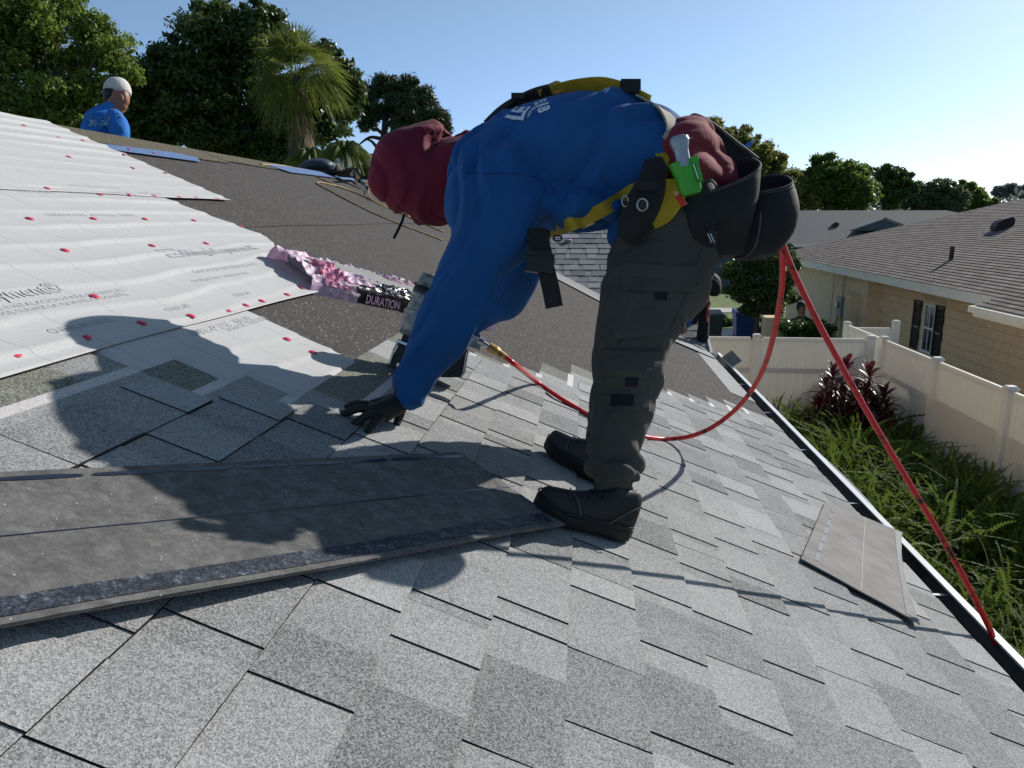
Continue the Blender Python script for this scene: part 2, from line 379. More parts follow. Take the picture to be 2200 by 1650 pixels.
mb = MB(); mb.add([(EAVE_X-.3, FAR_Y, 0), (EAVE_X-.3, FAR_Y+2*WR, 0), (EAVE_X-.3, FAR_Y+2*WR, a.z-.06), (EAVE_X-.3, FAR_Y+WR, b.z-.06), (EAVE_X-.3, FAR_Y, a.z-.06)], [(0,1,2,3,4)])
mb.build('gable_wall', M['block2'], house)
mb = MB(); mb.obox((wing(EAVE_X+.012, WR/2)+Vector((0,0,-.05))), (.012,0,0), (wing(0,WR)-wing(0,0))/2, (0,0,.07)); mb.build('rake_board', M['white'], house)
# lapped cap-sheet courses: a thin sheet each, one laps the other, visible seam
def roofsheet(name, x0, x1, y0, y1, h0, h1, mat, nx=2, ny=14, wob=.006, seed=0, par=house, thick=.004):
    vs = []; fs = []
    for i in range(nx+1):
        for j in range(ny+1):
            X = x0+(x1-x0)*i/nx; Y = y0+(y1-y0)*j/ny
            if i == nx: X += wob*noise.noise(Vector((Y*1.3, seed, 0)))
            vs.append(roof(X, Y, h0+(h1-h0)*i/nx))
    n = (nx+1)*(ny+1); vs += [roof(EAVE_X, 0)*0+Vector(v)-RN*thick for v in vs]
    I = lambda i, j: i*(ny+1)+j
    for i in range(nx):
        for j in range(ny): fs.append((I(i,j), I(i+1,j), I(i+1,j+1), I(i,j+1)))
    for j in range(ny): fs.append((I(nx,j), I(nx,j)+n, I(nx,j+1)+n, I(nx,j+1)))
    for i in range(nx):
        fs.append((I(i,0), I(i,0)+n, I(i+1,0)+n, I(i+1,0))); fs.append((I(i,ny), I(i+1,ny), I(i+1,ny)+n, I(i,ny)+n))
    m = MB(); m.add(vs, fs, 0, .5); return m.build(name, mat, par)
roofsheet('underlayment_sheet', -1.72, -.82, 1.0, 9.2, .0008, .0035, M['deck'], wob=.02, seed=1)
roofsheet('underlayment_sheet', -2.86, -1.70, 1.0, 10.4, .002, .0065, M['deck'], wob=.02, seed=2)
roofsheet('ridge_membrane', RIDGE_X, -2.80, -1, 5.9, .011, .0135, M['ridge'], wob=.05, seed=3)
roofsheet('ridge_membrane', RIDGE_X, -2.86, 5.92, 10.2, .011, .0135, M['ridge'], wob=.05, seed=4)
def film_strip(pxs, h):
    vs = [R(x, y, h) for x, y in pxs]; n = len(vs); m = MB(); m.add(vs+[v-RN*.002 for v in vs], [tuple(range(n))]+[(i, i+n, (i+1)%n+n, (i+1)%n) for i in range(n)])
    return m.build('film_strip', M['blue_sheet'], house)
film_strip([(180,303),(205,316),(300,329),(430,347),(424,338),(372,327),(290,317)], .018)
film_strip([(562,350),(625,370),(700,379),(770,389),(790,386),(740,378),(650,362)], .018)

# ------------------------------------------------------------------ shingles
E = .1450
def shingle_mesh(place, L, seed, head=True, tabs=True):
    """one laminated shingle; place(u, v, h): u metres up from its butt, v along."""
    r = random.Random(seed); m = MB(); t0 = .38+.24*r.random()
    hb, ht = .0075, .0018
    H = lambda u: hb+(ht-hb)*u/E
    n = 5; xs = [L*i/n for i in range(n+1)]
    top = [place(0, x, hb) for x in xs]+[place(E+.004, x, ht) for x in xs]
    m.add(top, [(i, i+1, i+n+2, i+n+1) for i in range(n)], 0, [max(0, min(1, t0-.12+.2*r.random())) for _ in range(n)])
    m.add([place(0, x, hb) for x in xs]+[place(0, x, .0006) for x in xs], [(i+1, i, i+n+1, i+n+2) for i in range(n)], 3, .3)
    for x, s in ((0, 1), (L, -1)):
        q = [place(0, x, hb), place(E, x, ht), place(E, x, 0), place(0, x, 0)]
        m.add(q, [(0,1,2,3) if s < 0 else (3,2,1,0)], 0, .1)
    v = r.uniform(-.05, .05)
    while v < L:
        wd = r.uniform(.10, .22); a, b = max(v, .001), min(v+wd, L-.001)
        if b-a > .03:
            h = .0027; t = min(1, max(0, r.choice((.25, .45, .6, .8))+r.uniform(-.12, .12))); j = [r.uniform(-.0012, .0012) for _ in range(4)]
            u0 = r.uniform(-.002, .001)
            q = [place(u0, a+j[0], H(0)+h), place(u0+.001, b+j[1], H(0)+h+r.uniform(0, .001)), place(E+.003, b+j[2], ht+h), place(E+.003, a+j[3], ht+h)]
            d = [place(u0, a+j[0], H(0)-.001), place(u0+.001, b+j[1], H(0)-.001), place(E+.003, b+j[2], ht-.0003), place(E+.003, a+j[3], ht-.0003)]
            m.add(q+d, [(0,1,2,3)], 0, [t]); m.add(q+d, [(1,0,4,5),(2,1,5,6),(0,3,7,4)], 3, .1)
        v += wd+r.choice((.004, .05, .08, .12, .15))
    if head:
        q = [place(E, 0, .0022), place(E, L, .0022), place(E+.03, L, .0020), place(E+.03, 0, .0020)]; m.add(q, [(0,1,2,3)], 0, .55)
        q = [place(E+.03, 0, .0020), place(E+.03, L, .0020), place(E+.058, L, .0017), place(E+.058, 0, .0017)]; m.add(q, [(0,1,2,3)], 2, .5)
        v = 0
        while v < L:
            b = min(L, v+r.uniform(.12, .3)); q = [place(E+.058, v, .0017), place(E+.058, b, .0017), place(2.32*E, b, .0004), place(2.32*E, v, .0004)]
            m.add(q, [(0,1,2,3)], 1 if r.random() < .62 else 0, r.uniform(.3, .7)); v = b
        m.add([place(2.32*E, 0, .0004), place(2.32*E, L, .0004), place(2.32*E, L, -.001), place(2.32*E, 0, -.001)], [(3,2,1,0)], 1, .2)
    return m
M['asphalt_edge'] = plain('cut asphalt edge', (.018, .018, .018), .95, 0, .05)
SM = [M['shingle'], M['headlap'], M['strip'], M['asphalt_edge']]
CS = RN.z                               # cos of the pitch: plan run per slope metre
# how far along the eave each course has been laid (top edge x of headlap -> y)
front = [(-1.14, 1.56), (-.99, 1.71), (-.86, 1.80), (-.80, 3.02), (-.66, 3.08), (-.53, 3.14), (-.40, 3.25), (-.26, 3.52), (-.13, 3.78),
         (0, 3.98), (.14, 4.08), (.28, 4.17), (.42, 4.27), (.55, 4.4), (.69, 4.58), (.83, 4.75), (.97, 4.95), (1.1, 5.1), (1.3, 5.2)]
def front_y(x):
    best = min(front, key=lambda f: abs(f[0]-x)); return best[1]
NC = 16
for c in range(NC):
    xb = EAVE_X+.012-c*E*CS             # plan x of this course's butt
    ye = front_y(xb-2.32*E*CS)
    L = 1.0; y = ye; k = 0
    while y > -1.0:
        if c >= 13 and y-L < -.7: break
        yb = y-L; sd = c*100+k
        def place(u, v, h, xb=xb, yb=yb): return roof(xb-u*CS, yb+v, h+(.0012 if c < 10 else .0058))
        shingle_mesh(place, L-.0008, sd, head=(k <= 2 or c >= NC-3)).build('shingle', SM, house)
        y = yb; k += 1
# starter strip along the far eave
for k in range(3):
    y0 = 5.2+k*.68
    def place(u, v, h, y0=y0): return roof(EAVE_X+.012-u*CS, y0+v, h)
    m = MB(); m.add([place(0,0,.006), place(0,.675,.006), place(.19,.675,.003), place(.19,0,.003), place(0,0,0), place(0,.675,0), place(.19,.675,0), place(.19,0,0)], SLF, 0, .75)
    m.build('starter_strip', [M['shingle']], house)
# wing slope shingles (rows level across the view)
NW = 30
for c in range(NW):
    d = c*E*CS
    x0 = EAVE_X-d-.12; x = EAVE_X+.02+ (.33*c) % 1.0; k = 0
    if d > WR-.1: break
    while x > x0:
        xr = min(x, EAVE_X+.02); xl = max(x-1.0, x0)
        if xr-xl > .06:
            def place(u, v, h, d=d, xl=xl): return wing(xl+v, d+u*CS-.01, h+.002)
            shingle_mesh(place, xr-xl-.003, 5000+c*20+k, head=False).build('shingle', SM, house)
        x -= 1.0; k += 1
# woven valley edge pieces
for k in range(5):
    m = MB(); pts = []
    for j in range(9):
        s = .35*k/5+.0+j*.27; X = EAVE_X-s-.07*k; pts.append((X, s))
    top = [roof(X-.09, FAR_Y+s-.02-.05*k, .010+.003*(5-k)) for X, s in pts]; bot = [roof(X-.035, FAR_Y+s, .013+.003*(5-k)) for X, s in pts]; n = len(top)
    m.add(top+bot+[v-RN*.003 for v in top], [(i, i+1, n+i+1, n+i) for i in range(n-1)]+[(i, 2*n+i, 2*n+i+1, i+1) for i in range(n-1)], 0, .4+.1*k)
    m.build('valley_shingle', SM, house)
# ridge shingles edge at the eave corner of the wing
m = MB(); m.obox(roof(.98, FAR_Y-.12, .012), RU*.2, (.0, .17, 0), RN*.003, 0, .8); m.build('valley_shingle', SM, house)

# ------------------------------------------------------------------ white sheets
def cover_x(Y):
    xs = [xb for xb, ye in tops if ye >= Y]
    return min(xs) if xs else 9
tops = [(EAVE_X+.012-c*E*CS-2.32*E*CS, front_y(EAVE_X+.012-c*E*CS-2.32*E*CS)) for c in range(NC)]
def ripple(X, Y, s0, seed):
    s = (X-RIDGE_X)/CS
    lam = .122; w = .42*noise.noise(Vector((Y*.7, s*.9, seed)))+.16*noise.noise(Vector((Y*2.1, s*1.1, seed+9)))+.05*noise.noise(Vector((Y*6, s*2, seed+5)))
    f = (s/lam+w*1.6) % 1.0
    if seed > 9 and X > cover_x(Y)+.012: return -.0062
    A = .0105*(.7+1.1*noise.noise(Vector((Y*1.2, s*3, seed+3))))
    return A*(f**2.6 if f < .9 else .9**2.6*(1-f)/.1)
def white_sheet(x0, x1, yend, h, seed, rough=.006):
    xs = np.arange(x0, x1+.0001, .0095); m = MB(); ny = 150; y0 = -.3; vs = []
    for i, X in enumerate(xs):
        t = i/(len(xs)-1); ye = yend(t)
        for j in range(ny+1):
            Y = y0+(ye-y0)*j/ny
            edge = max(0, 1-(x1-X)/.03); s = 1-edge
            lift = 0
            if edge > 0: lift = .0025+.003*max(0, noise.noise(Vector((Y*1.5, seed, 4))))
            XX = X+(.012*noise.noise(Vector((Y*1.4, seed, 1))) if edge > .5 else 0)
            vs.append(roof(XX, Y, h+.001+ripple(X, Y, x0, seed)*s+lift*edge))
    n = len(vs); nj = ny+1; I = lambda i, j: i*nj+j; K = len(xs)-1
    fs = [(I(i,j), I(i+1,j), I(i+1,j+1), I(i,j+1)) for i in range(K) for j in range(ny)]
    vs2 = [v-RN*.0016 for v in vs[K*nj:]]; base = n; fs += [(I(K,j), base+j, base+j+1, I(K,j+1)) for j in range(ny)]
    m.add(vs+vs2, fs); return m.build('underlayment_sheet', M['sheet'], house, smooth=True)
SA = white_sheet(RIDGE_X+.01, -2.0, lambda t: 4.2+.01*math.sin(t*5), .0175, 1.3)
SB = white_sheet(-2.05, -1.075, lambda t: 3.48+(.14*t/.5 if t < .5 else .14-.66*(t-.5)/.5), .014, 5.1)
SC_ = white_sheet(-1.12, -.42, lambda t: 2.33-.08*t, .009, 9.2)
for s_, l_ in ((SA, 'white underlayment sheet along the ridge'), (SB, 'white underlayment sheet, middle course'), (SC_, 'white underlayment sheet, lowest course')): s_['label'] = l_
bvh = {}
def sheet_h(X, Y):
    if X < -2.0: return .0185+ripple(X, Y, 0, 1.3), SA
    if X < -1.075: return .015+ripple(X, Y, 0, 5.1), SB
    return .010+ripple(X, Y, 0, 9.2), SC_
nails = [(52,270),(127,296),(178,302),(148,337),(268,332),(285,361),(355,372),(102,405),(215,418),(277,419),(331,421),(385,424),(422,425),(467,427),(64,470),
 (201,470),(312,471),(417,474),(519,487),(140,538),(327,528),(443,523),(203,637),(305,694),(411,679),(490,668),(528,656),(563,647),(617,633),(648,619),
 (185,724),(32,762),(617,729),(673,757),(277,321),(331,329)]
cap = MB(); K = 14
prof = [(.0125, 0), (.0125, .0016), (.0105, .0028), (.005, .0026), (.004, .0034), (.0005, .0036)]
cv = [(r*math.cos(2*math.pi*j/K), r*math.sin(2*math.pi*j/K), z) for r, z in prof for j in range(K)]
cf = [(i*K+j, i*K+(j+1)%K, (i+1)*K+(j+1)%K, (i+1)*K+j) for i in range(len(prof)-1) for j in range(K)]
cap.add(cv, cf); nail0 = None
for i, (x, y) in enumerate(nails):
    p0 = R(x, y, .018); h, par = sheet_h(p0.x, p0.y); p0 = R(x, y, h+.001)
    if i >= 34: par = house
    if nail0 is None: o = nail0 = cap.build('cap_nail', M['nail'], None, smooth=True); SC.collection.objects.unlink(o)
    else: o = nail0.copy()
    SC.collection.objects.link(o); o.parent = par
    q = RN.to_track_quat('Z', 'Y').to_matrix().to_4x4()
    o.matrix_parent_inverse = par.matrix_world.inverted(); o.matrix_basis = Matrix.Translation(p0)@q@Matrix.Rotation(i, 4, 'Z')
# ------------------------------------------------------------------ flat print on the sheets
def text_verts(txt, size, bold=0., fill=True):
    cu = bpy.data.curves.new('t', 'FONT'); cu.body = txt; cu.size = size; cu.offset = bold*size; cu.resolution_u = 3
    cu.align_x = 'LEFT'; o = bpy.data.objects.new('t', cu); SC.collection.objects.link(o)
    dg = bpy.context.evaluated_depsgraph_get(); me = bpy.data.meshes.new_from_object(o.evaluated_get(dg))
    bm = bmesh.new(); bm.from_mesh(me); bmesh.ops.triangulate(bm, faces=bm.faces)
    for _ in range(2):
        long = [e for e in bm.edges if e.calc_length() > max(.018, size*.3)]
        if long: bmesh.ops.subdivide_edges(bm, edges=long, cuts=1); bmesh.ops.triangulate(bm, faces=bm.faces)
    vs = [v.co.copy() for v in bm.verts]; fs = [tuple(v.index for v in f.verts) for f in bm.faces]
    bm.free(); bpy.data.objects.remove(o); bpy.data.curves.remove(cu); bpy.data.meshes.remove(me)
    return vs, fs
def print_on_sheet(txt, px, py, size, bold=0, tall=1.0, name='printed_lettering'):
    p0 = R(px, py, .02); vs, fs = text_verts(txt, size, bold); out = []; par = sheet_h(p0.x, p0.y)[1]
    for v in vs:
        X = p0.x-v.y*tall*CS; Y = p0.y+v.x; out.append(roof(X, Y, sheet_h(X, Y)[0]+.0022))
    m = MB(); m.add(out, fs); m.build(name, M['print'], par)
def print_end(txt, px, py, size, tall):
    vs, fs = text_verts(txt, size, 0); wd = max(v.x for v in vs); e_ = R(px, py, .02); x0 = e_.x; out = []
    for v in vs:
        X = x0-v.y*tall*CS; Y = e_.y-wd+v.x; out.append(roof(X, Y, sheet_h(X, Y)[0]+.0022))
    m = MB(); m.add(out, fs); m.build('printed_lettering', M['print'], sheet_h(x0, e_.y)[1])
print_end('GUIA DE INSTALACION PARA SUPERFICIES', 268, 619, .03, .8)
print_end('POUR LA POSE SUIVEZ LA NORME CI-CONTRE', 275, 629, .03, .8)
print_on_sheet('ShingleLayment-M', 400, 546, .085, .012, .8)
print_end('Underlayment\u00ae', 138, 620, .066, 1.05)
print_on_sheet('GAPS NOT EXCEEDING 6 IN', 418, 583, .04, 0, .8)
print_on_sheet('OVERLAP LINE   MINIMUM 3 IN', 415, 603, .03, 0, .8)
for a in ((110, 712, 'OVERLAP LINE', .034), (360, 664, 'OVERLAP', .03), (505, 634, 'OVERLAP', .03), (415, 714, 'OVERLAP LINE   VERLAP', .034), (490, 703, 'LINEA DE TRASLAPE', .03),
          (100, 459, 'GUIDE DE POSE   ASTM D226   STRAPS', .03), (150, 397, 'INSTALL WITH PRINT SIDE UP', .025),
          (40, 408, 'STARTS HERE', .03), (150, 411, 'STARTS HERE', .03), (235, 414, 'STARTS HERE', .03), (300, 415, 'STARTS HERE', .03)):
    print_on_sheet(a[2], a[0], a[1], a[3])
m = MB(); p0 = R(365, 549, .02)      # framed mark in front of the wording
for (a0, a1, b0, b1) in ((0,.008,0,.075),(.10,.108,0,.075),(0,.108,0,.008),(0,.108,.067,.075),(.02,.055,.02,.05),(.06,.09,.02,.032)):
    q = [(b0, a0), (b0, a1), (b1, a1), (b1, a0)]; vs = []
    for dx, dy in q:
        X = p0.x-dx*.8; Y = p0.y+dy; vs.append(roof(X, Y, sheet_h(X, Y)[0]+.0022))
    m.add(vs, [(0,1,2,3)])
m.build('printed_mark', M['print'], SB)

# ------------------------------------------------------------------ gutter
gz = zb-.03
GY0, GY1 = NEAR_Y, FAR_Y+.25
prof = [(.0, .01), (.0, -.11), (.085, -.11), (.098, -.05), (.118, -.02), (.118, 0.0), (.106, .0)]
m = MB(); n = len(prof); seg = 16
for s in range(seg+1):
    Y = GY0+(GY1-GY0)*s/seg; w_ = .004*noise.noise(Vector((Y, 0, 0)))
    m.v += [(EAVE_X+.004+x, Y, gz+z+w_) for x, z in prof]
    m.v += [(EAVE_X+.006+x*.985, Y, gz+z+w_+(.003 if z < 0 else -.003)) for x, z in prof]
for s in range(seg):
    b0 = s*2*n; b1 = (s+1)*2*n
    for i in range(n-1):
        m.f.append((b0+i, b0+i+1, b1+i+1, b1+i)); m.m.append(0); m.t.append(.5)
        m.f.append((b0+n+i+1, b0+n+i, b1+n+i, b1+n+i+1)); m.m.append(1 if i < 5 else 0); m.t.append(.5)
    m.f.append((b0+n-1, b1+n-1, b1+2*n-1, b0+2*n-1)); m.m.append(0); m.t.append(.5)
m.f.append(tuple(b1+i for i in range(n))); m.m.append(0); m.t.append(.5)
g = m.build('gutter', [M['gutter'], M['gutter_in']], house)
m = MB(); m.box((EAVE_X+.106, GY0, gz-.001), (EAVE_X+.132, GY1, gz+.006)); m.build('gutter_lip', M['gutter'], g)
for Y in (1.6, 2.55, 3.42, 4.25, 5.1, 6.0, 6.8):
    m = MB(); m.box((EAVE_X-.01, Y-.007, gz-.016), (EAVE_X+.112, Y+.007, gz-.013)); m.build('gutter_hanger', M['steel'], g)
m = MB(); m.obox(roof(EAVE_X+.008, (NEAR_Y+FAR_Y)/2, -.012), (.004,0,0), (0,(FAR_Y-NEAR_Y)/2,0), (0,0,.014)); m.build('drip_edge', M['drip'], house)
# ------------------------------------------------------------------ white vinyl fence
def fence_run(fr, a, b, nboards, zt, mat=M['vinyl']):
    """boards, rails of one bay between two posts (plan points a, b)."""
    a = Vector((a[0], a[1], 0)); b = Vector((b[0], b[1], 0)); d = (b-a); L = d.length; d.normalize(); nrm = Vector((-d.y, d.x, 0))
    wd = L/nboards
    me0 = None
    for i in range(nboards):
        if me0 is None:
            m = MB(); hw = wd/2-.0025
            pr = [(-hw,.009),(-hw+.004,.012),(hw-.004,.012),(hw,.009),(hw,-.009),(hw-.004,-.012),(-hw+.004,-.012),(-hw,-.009)]
            m.prism([d*x+nrm*y+Vector((0,0,.06)) for x, y in pr], (0,0,zt-.10)); me0 = m
            o = m.build('board', mat, fr); me = o.data
        else: o = bpy.data.objects.new('board', me); link(o, fr)
        o.location = a+d*(wd*(i+.5))
    for z in (.06, zt*.66, zt-.03):
        m = MB(); m.obox((a+b)/2+Vector((0,0,z)), d*(L/2-.055), nrm*.022, (0,0,.045 if z != zt-.03 else .035)); m.build('rail', mat, fr)
def fence_post(fr, x, y, zt, mat=M['vinyl']):
    m = MB(); m.box((x-.0635, y-.0635, 0), (x+.0635, y+.0635, zt+.02)); p = m.build('post', mat, fr)
    m = MB(); z = zt+.02; m.box((x-.074, y-.074, z), (x+.074, y+.074, z+.02)); q = .052
    m.add([(x-.066,y-.066,z+.02),(x+.066,y-.066,z+.02),(x+.066,y+.066,z+.02),(x-.066,y+.066,z+.02),(x-q,y-q,z+.045),(x+q,y-q,z+.045),(x+q,y+q,z+.045),(x-q,y+q,z+.045)],
          [(4,5,6,7),(0,1,5,4),(1,2,6,5),(2,3,7,6),(3,0,4,7)]); m.build('post_cap', mat, p)
FT = 1.83
sf = thing('vinyl_fence', 'long white vinyl fence running beside the fern bed', 'fence', (5.5, 10, 0), 'white vinyl fences')
ys = [3.7, 5.85, 8.0, 10.1, 12.2, 14.35, 16.4]
for i, y in enumerate(ys):
    fence_post(sf, 5.5, y, FT)
    if i: fence_run(sf, (5.5, ys[i-1]+.06), (5.5, y-.06), 12, FT)
bf = thing('vinyl_fence', 'white vinyl fence crossing behind the ti plants, below the blue bin', 'fence', (3, 14.42, 0), 'white vinyl fences')
xs = [5.28, 3.22, 1.12]
for i, x in enumerate(xs):
    fence_post(bf, x, 14.42, FT)
    if i: fence_run(bf, (x+.06, 14.42), (xs[i-1]-.06, 14.42), 12, FT)
gf = thing('vinyl_fence', 'short white vinyl fence in shade joining the tan wall', 'fence', (6.8, 16.4, 0), 'white vinyl fences')
fence_run(gf, (5.57, 16.4), (6.42, 16.4), 6, FT-.06); fence_post(gf, 6.48, 16.4, FT+.04)

# ------------------------------------------------------------------ neighbour's house
nb = thing('neighbor_house', 'tan block house with brown shingle roof behind the white fence', 'house', (10, 20, 0))
NX, NZ, NT = 7.6, 2.5, .335         # eave x, eave height, slope
WX = 8.3                            # wall plane
Y0N, Y1N = 4.0, 31.9
m = MB(); m.box((WX+.02, Y0N, 0), (24, 30.9, NZ+.05)); nw = m.build('wall', M['mortar'], nb)
m = MB(); m.box((WX-.36, 22.3, 0), (WX+.05, 30.9, NZ+.05)); m.build('wall', M['block2'], nb)
m = MB(); m.box((WX-.364, 25.3, 0), (WX-.36, 25.33, 2.4)); m.build('wall_joint', M['bark'], nb)
# concrete blocks of the near wall: 0.2 high, 0.4 long, recessed joints
blk = MB(); blk.box((WX, .003, .003), (WX+.03, .397, .197)); mesh0 = None; cnt = 0; rest = MB()
win = (18.6, 19.45, .75, 2.02)      # y0, y1, z0, z1 of the window
cells = []
for r in range(13):
    for c in range(50):
        y = 22.3-(c+1)*.4+(.2 if r % 2 else 0); z = r*.2
        if y < Y0N+8 or y+.4 > 22.32: continue
        if y+.4 > win[0] and y < win[1] and z+.2 > win[2] and z < win[3]: continue
        cells.append((y, z))
vis = [c for c in cells if c[1] > .75 or c[0] > 19]
vis.sort(key=lambda c: c[0]); ind = set(vis[:300]) if len(vis) > 300 else set(vis)
for y, z in cells:
    if (y, z) in ind:
        if mesh0 is None: o = blk.build('block', M['block'], nb); mesh0 = o.data
        else: o = bpy.data.objects.new('block', mesh0); link(o, nb)
        o.location = (random.uniform(-.002, .002), y, z)
    else: rest.box((WX, y+.003, z+.003), (WX+.03, y+.397, z+.197))
if rest.v: tag(rest.build('block_wall', M['block'], nb), None, None, kind='stuff')
# window and shutters
y0, y1, z0, z1 = 18.75, 19.35, .82, 2.0
m = MB(); m.box((WX+.012, win[0]-.1, win[2]-.06), (WX+.02, win[1]+.1, win[3]+.03)); m.build('window_reveal', M['block'], nb)
m = MB()
for a, b in (((y0, z0), (y1, z0+.05)), ((y0, z1-.05), (y1, z1)), ((y0, z0+.05), (y0+.05, z1-.05)), ((y1-.05, z0+.05), (y1, z1-.05)), ((y0+.05, 1.39), (y1-.05, 1.44))):
    m.box((WX-.035, a[0], a[1]), (WX+.01, b[0], b[1]))
wf = m.build('window', M['frame'], nb)
for a, b in ((z0+.05, 1.39), (1.44, z1-.05)):
    m = MB(); m.box((WX-.01, y0+.05, a), (WX-.004, y1-.05, b)); m.build('pane', M['glass'], wf)
    for q in (1,):
        m = MB(); m.box((WX-.02, (y0+y1)/2-.01, a), (WX-.011, (y0+y1)/2+.01, b)); m.build('muntin', M['frame'], wf)
m = MB(); m.box((WX-.07, y0-.05, z0-.07), (WX+.01, y1+.05, z0-.002)); m.build('sill', M['block'], wf)
for yc in (y0-.2, y1+.42):
    m = MB(); s = .21; m.box((WX-.035, yc-s, z0-.02), (WX-.003, yc-s+.04, z1+.02)); m.box((WX-.035, yc+s-.04, z0-.02), (WX-.003, yc+s, z1+.02))
    for z in (z0-.02, 1.38, z1-.03): m.box((WX-.035, yc-s+.04, z), (WX-.003, yc+s-.04, z+.05))
    sh = m.build('shutter', M['shutter'], nb); m = MB(); z = z0+.05
    while z < z1-.06:
        if not 1.34 < z < 1.42: m.obox((WX-.018, yc, z), (.012, 0, .010), (0, s-.041, 0), (.002, 0, -.003))
        z += .038
    tag(m.build('louvre_slats', M['shutter'], sh), None, None, kind='stuff')
# roof slopes: hip at the far end
ZR = NZ+.1; RUN = 6.6
def nroof(x, y, h=0): return Vector((x, y, ZR+NT*(x-NX)))+Vector((-NT, 0, 1)).normalized()*h
m = MB()
A = [nroof(NX, Y0N), nroof(NX, Y1N), nroof(NX+RUN, Y1N-RUN), nroof(NX+RUN, Y0N)]
m.add([v-Vector((0,0,.004)) for v in A]+[v-Vector((0,0,.06)) for v in A], [(3,2,1,0),(4,5,6,7),(1,0,4,5)])
far = Vector((NX+2*RUN, Y1N, ZR)); m.add([A[1], far, A[2]], [(0,1,2)])
m.add([A[2], far, Vector((NX+2*RUN, Y0N, ZR)), A[3]], [(0,1,2,3)])
m.build('roof', M['roof2'], nb)
m = MB(); m.box((NX-.02, 14.8, NZ-.12), (NX+.01, Y1N+.02, NZ+.09)); m.box((NX-.02, Y1N, NZ-.12), (NX+8, Y1N+.03, NZ+.09)); m.build('fascia', M['fascia'], nb)
m = MB(); m.box((NX+.01, Y0N, NZ-.10), (WX+.02, Y1N, NZ-.06)); m.build('soffit', M['soffit'], nb)
# near jog of the eave: the same slope carried further down
JX = NX-.42
m = MB(); J = [nroof(JX, Y0N), nroof(JX, 14.7), nroof(NX+.02, 14.7), nroof(NX+.02, Y0N)]
m.add([v-Vector((0,0,.003)) for v in J], [(3,2,1,0)]); m.build('roof', M['roof2'], nb)
JZ = NZ-NT*.42
m = MB(); m.box((JX-.02, Y0N, JZ-.12), (JX+.01, 14.7, JZ+.085)); m.box((JX-.02, 14.7, JZ-.12), (NX+.0, 14.73, JZ+.085)); m.build('fascia', M['fascia'], nb)
m = MB(); m.box((JX-.11, Y0N, JZ-.04), (JX-.021, 14.74, JZ+.075)); m.build('eave_gutter', M['fascia'], nb)
# three-tab courses: each tab a thin proud piece
EN = .145; cosn = 1/math.sqrt(1+NT*NT); stp = EN*cosn; tabs = MB(); t0 = None; ind = 0
tabw = .30
def tab_pts(x, ya, yb):
    return [nroof(x, ya, .016), nroof(x, yb, .016), nroof(x+stp+.02, yb, .002), nroof(x+stp+.02, ya, .002), nroof(x, ya, .0), nroof(x, yb, .0)]
cand = []
for r in range(-3, int(RUN/stp)):
    x = NX-.03+r*stp; ymax = Y1N-(x-NX)-.02 if r >= 0 else 14.7; y = 12.4+(r % 2)*.15
    while y < ymax:
        cand.append((r, x, y, min(y+tabw, ymax))); y += tabw+.012
def near_key(c):
    x, y = c[1], c[2]; return (x-2)**2*1.0+(y)**2
cand.sort(key=near_key)
tmeshes = []
q0 = tab_pts(NX, 0, tabw)
for i in range(6):
    mm = MB(); mm.add(q0, [(3,2,1,0)[::-1], (1,0,4,5)], 0, .2+.12*i)
    o = mm.build('tab_shingle', M['roof2'], None); SC.collection.objects.unlink(o); tmeshes.append(o.data)
for r, x, ya, yb in cand:
    # only tabs the photo can show; the near 300 are pieces of their own
    if ya < 12.6+(x-NX)*1.15: 
        tabs.add(tab_pts(x, ya, yb), [(0,1,2,3), (1,0,4,5)], 0, random.uniform(.2, .8)); continue
    if ind < 300 and yb-ya > tabw-.01:
        o = bpy.data.objects.new('shingle', random.choice(tmeshes)); link(o, nb); o.location = (x-NX, ya, NT*(x-NX)); ind += 1
    else: tabs.add(tab_pts(x, ya, yb), [(0,1,2,3), (1,0,4,5)], 0, random.uniform(.2, .8))
tag(tabs.build('shingle_courses', M['roof2'], nb), None, None, kind='stuff')
# hip cap
m = MB(); a = A[1]; b = A[2]; nseg = 40
for i in range(nseg):
    p = a.lerp(b, i/nseg); q = a.lerp(b, (i+1.06)/nseg); d = (q-p); s = Vector((.1, .1, 0)); up = Vector((0,0,.012))
    m.add([p-s*.9+up*.2-Vector((0,0,.02)), p+up*2, p+s*.9-Vector((0,0,.02)), q-s*.9-Vector((0,0,.028)), q+up, q+s*.9-Vector((0,0,.028))], [(0,1,4,3),(1,2,5,4)], 0, .7)
tag(m.build('hip_cap', M['roof2'], nb), None, None, kind='stuff')
# plumbing vent pipe and goose-neck vent
vp = nroof(8.86, 19.6)
t = thing('vent_pipe', 'thin brown plumbing pipe standing on the brown roof', 'vent pipe', vp, 'roof vents')
m = MB(); m.tube([vp-Vector((0,0,.03)), vp+Vector((0,0,.34))], .052, 14); m.build('pipe', M['vent'], t)
m = MB(); m.obox(vp+Vector((0,0,.005)), (.14,0,.14*NT), (0,.14,0), (-.002,0,.006)); m.build('flashing', M['vent'], t)
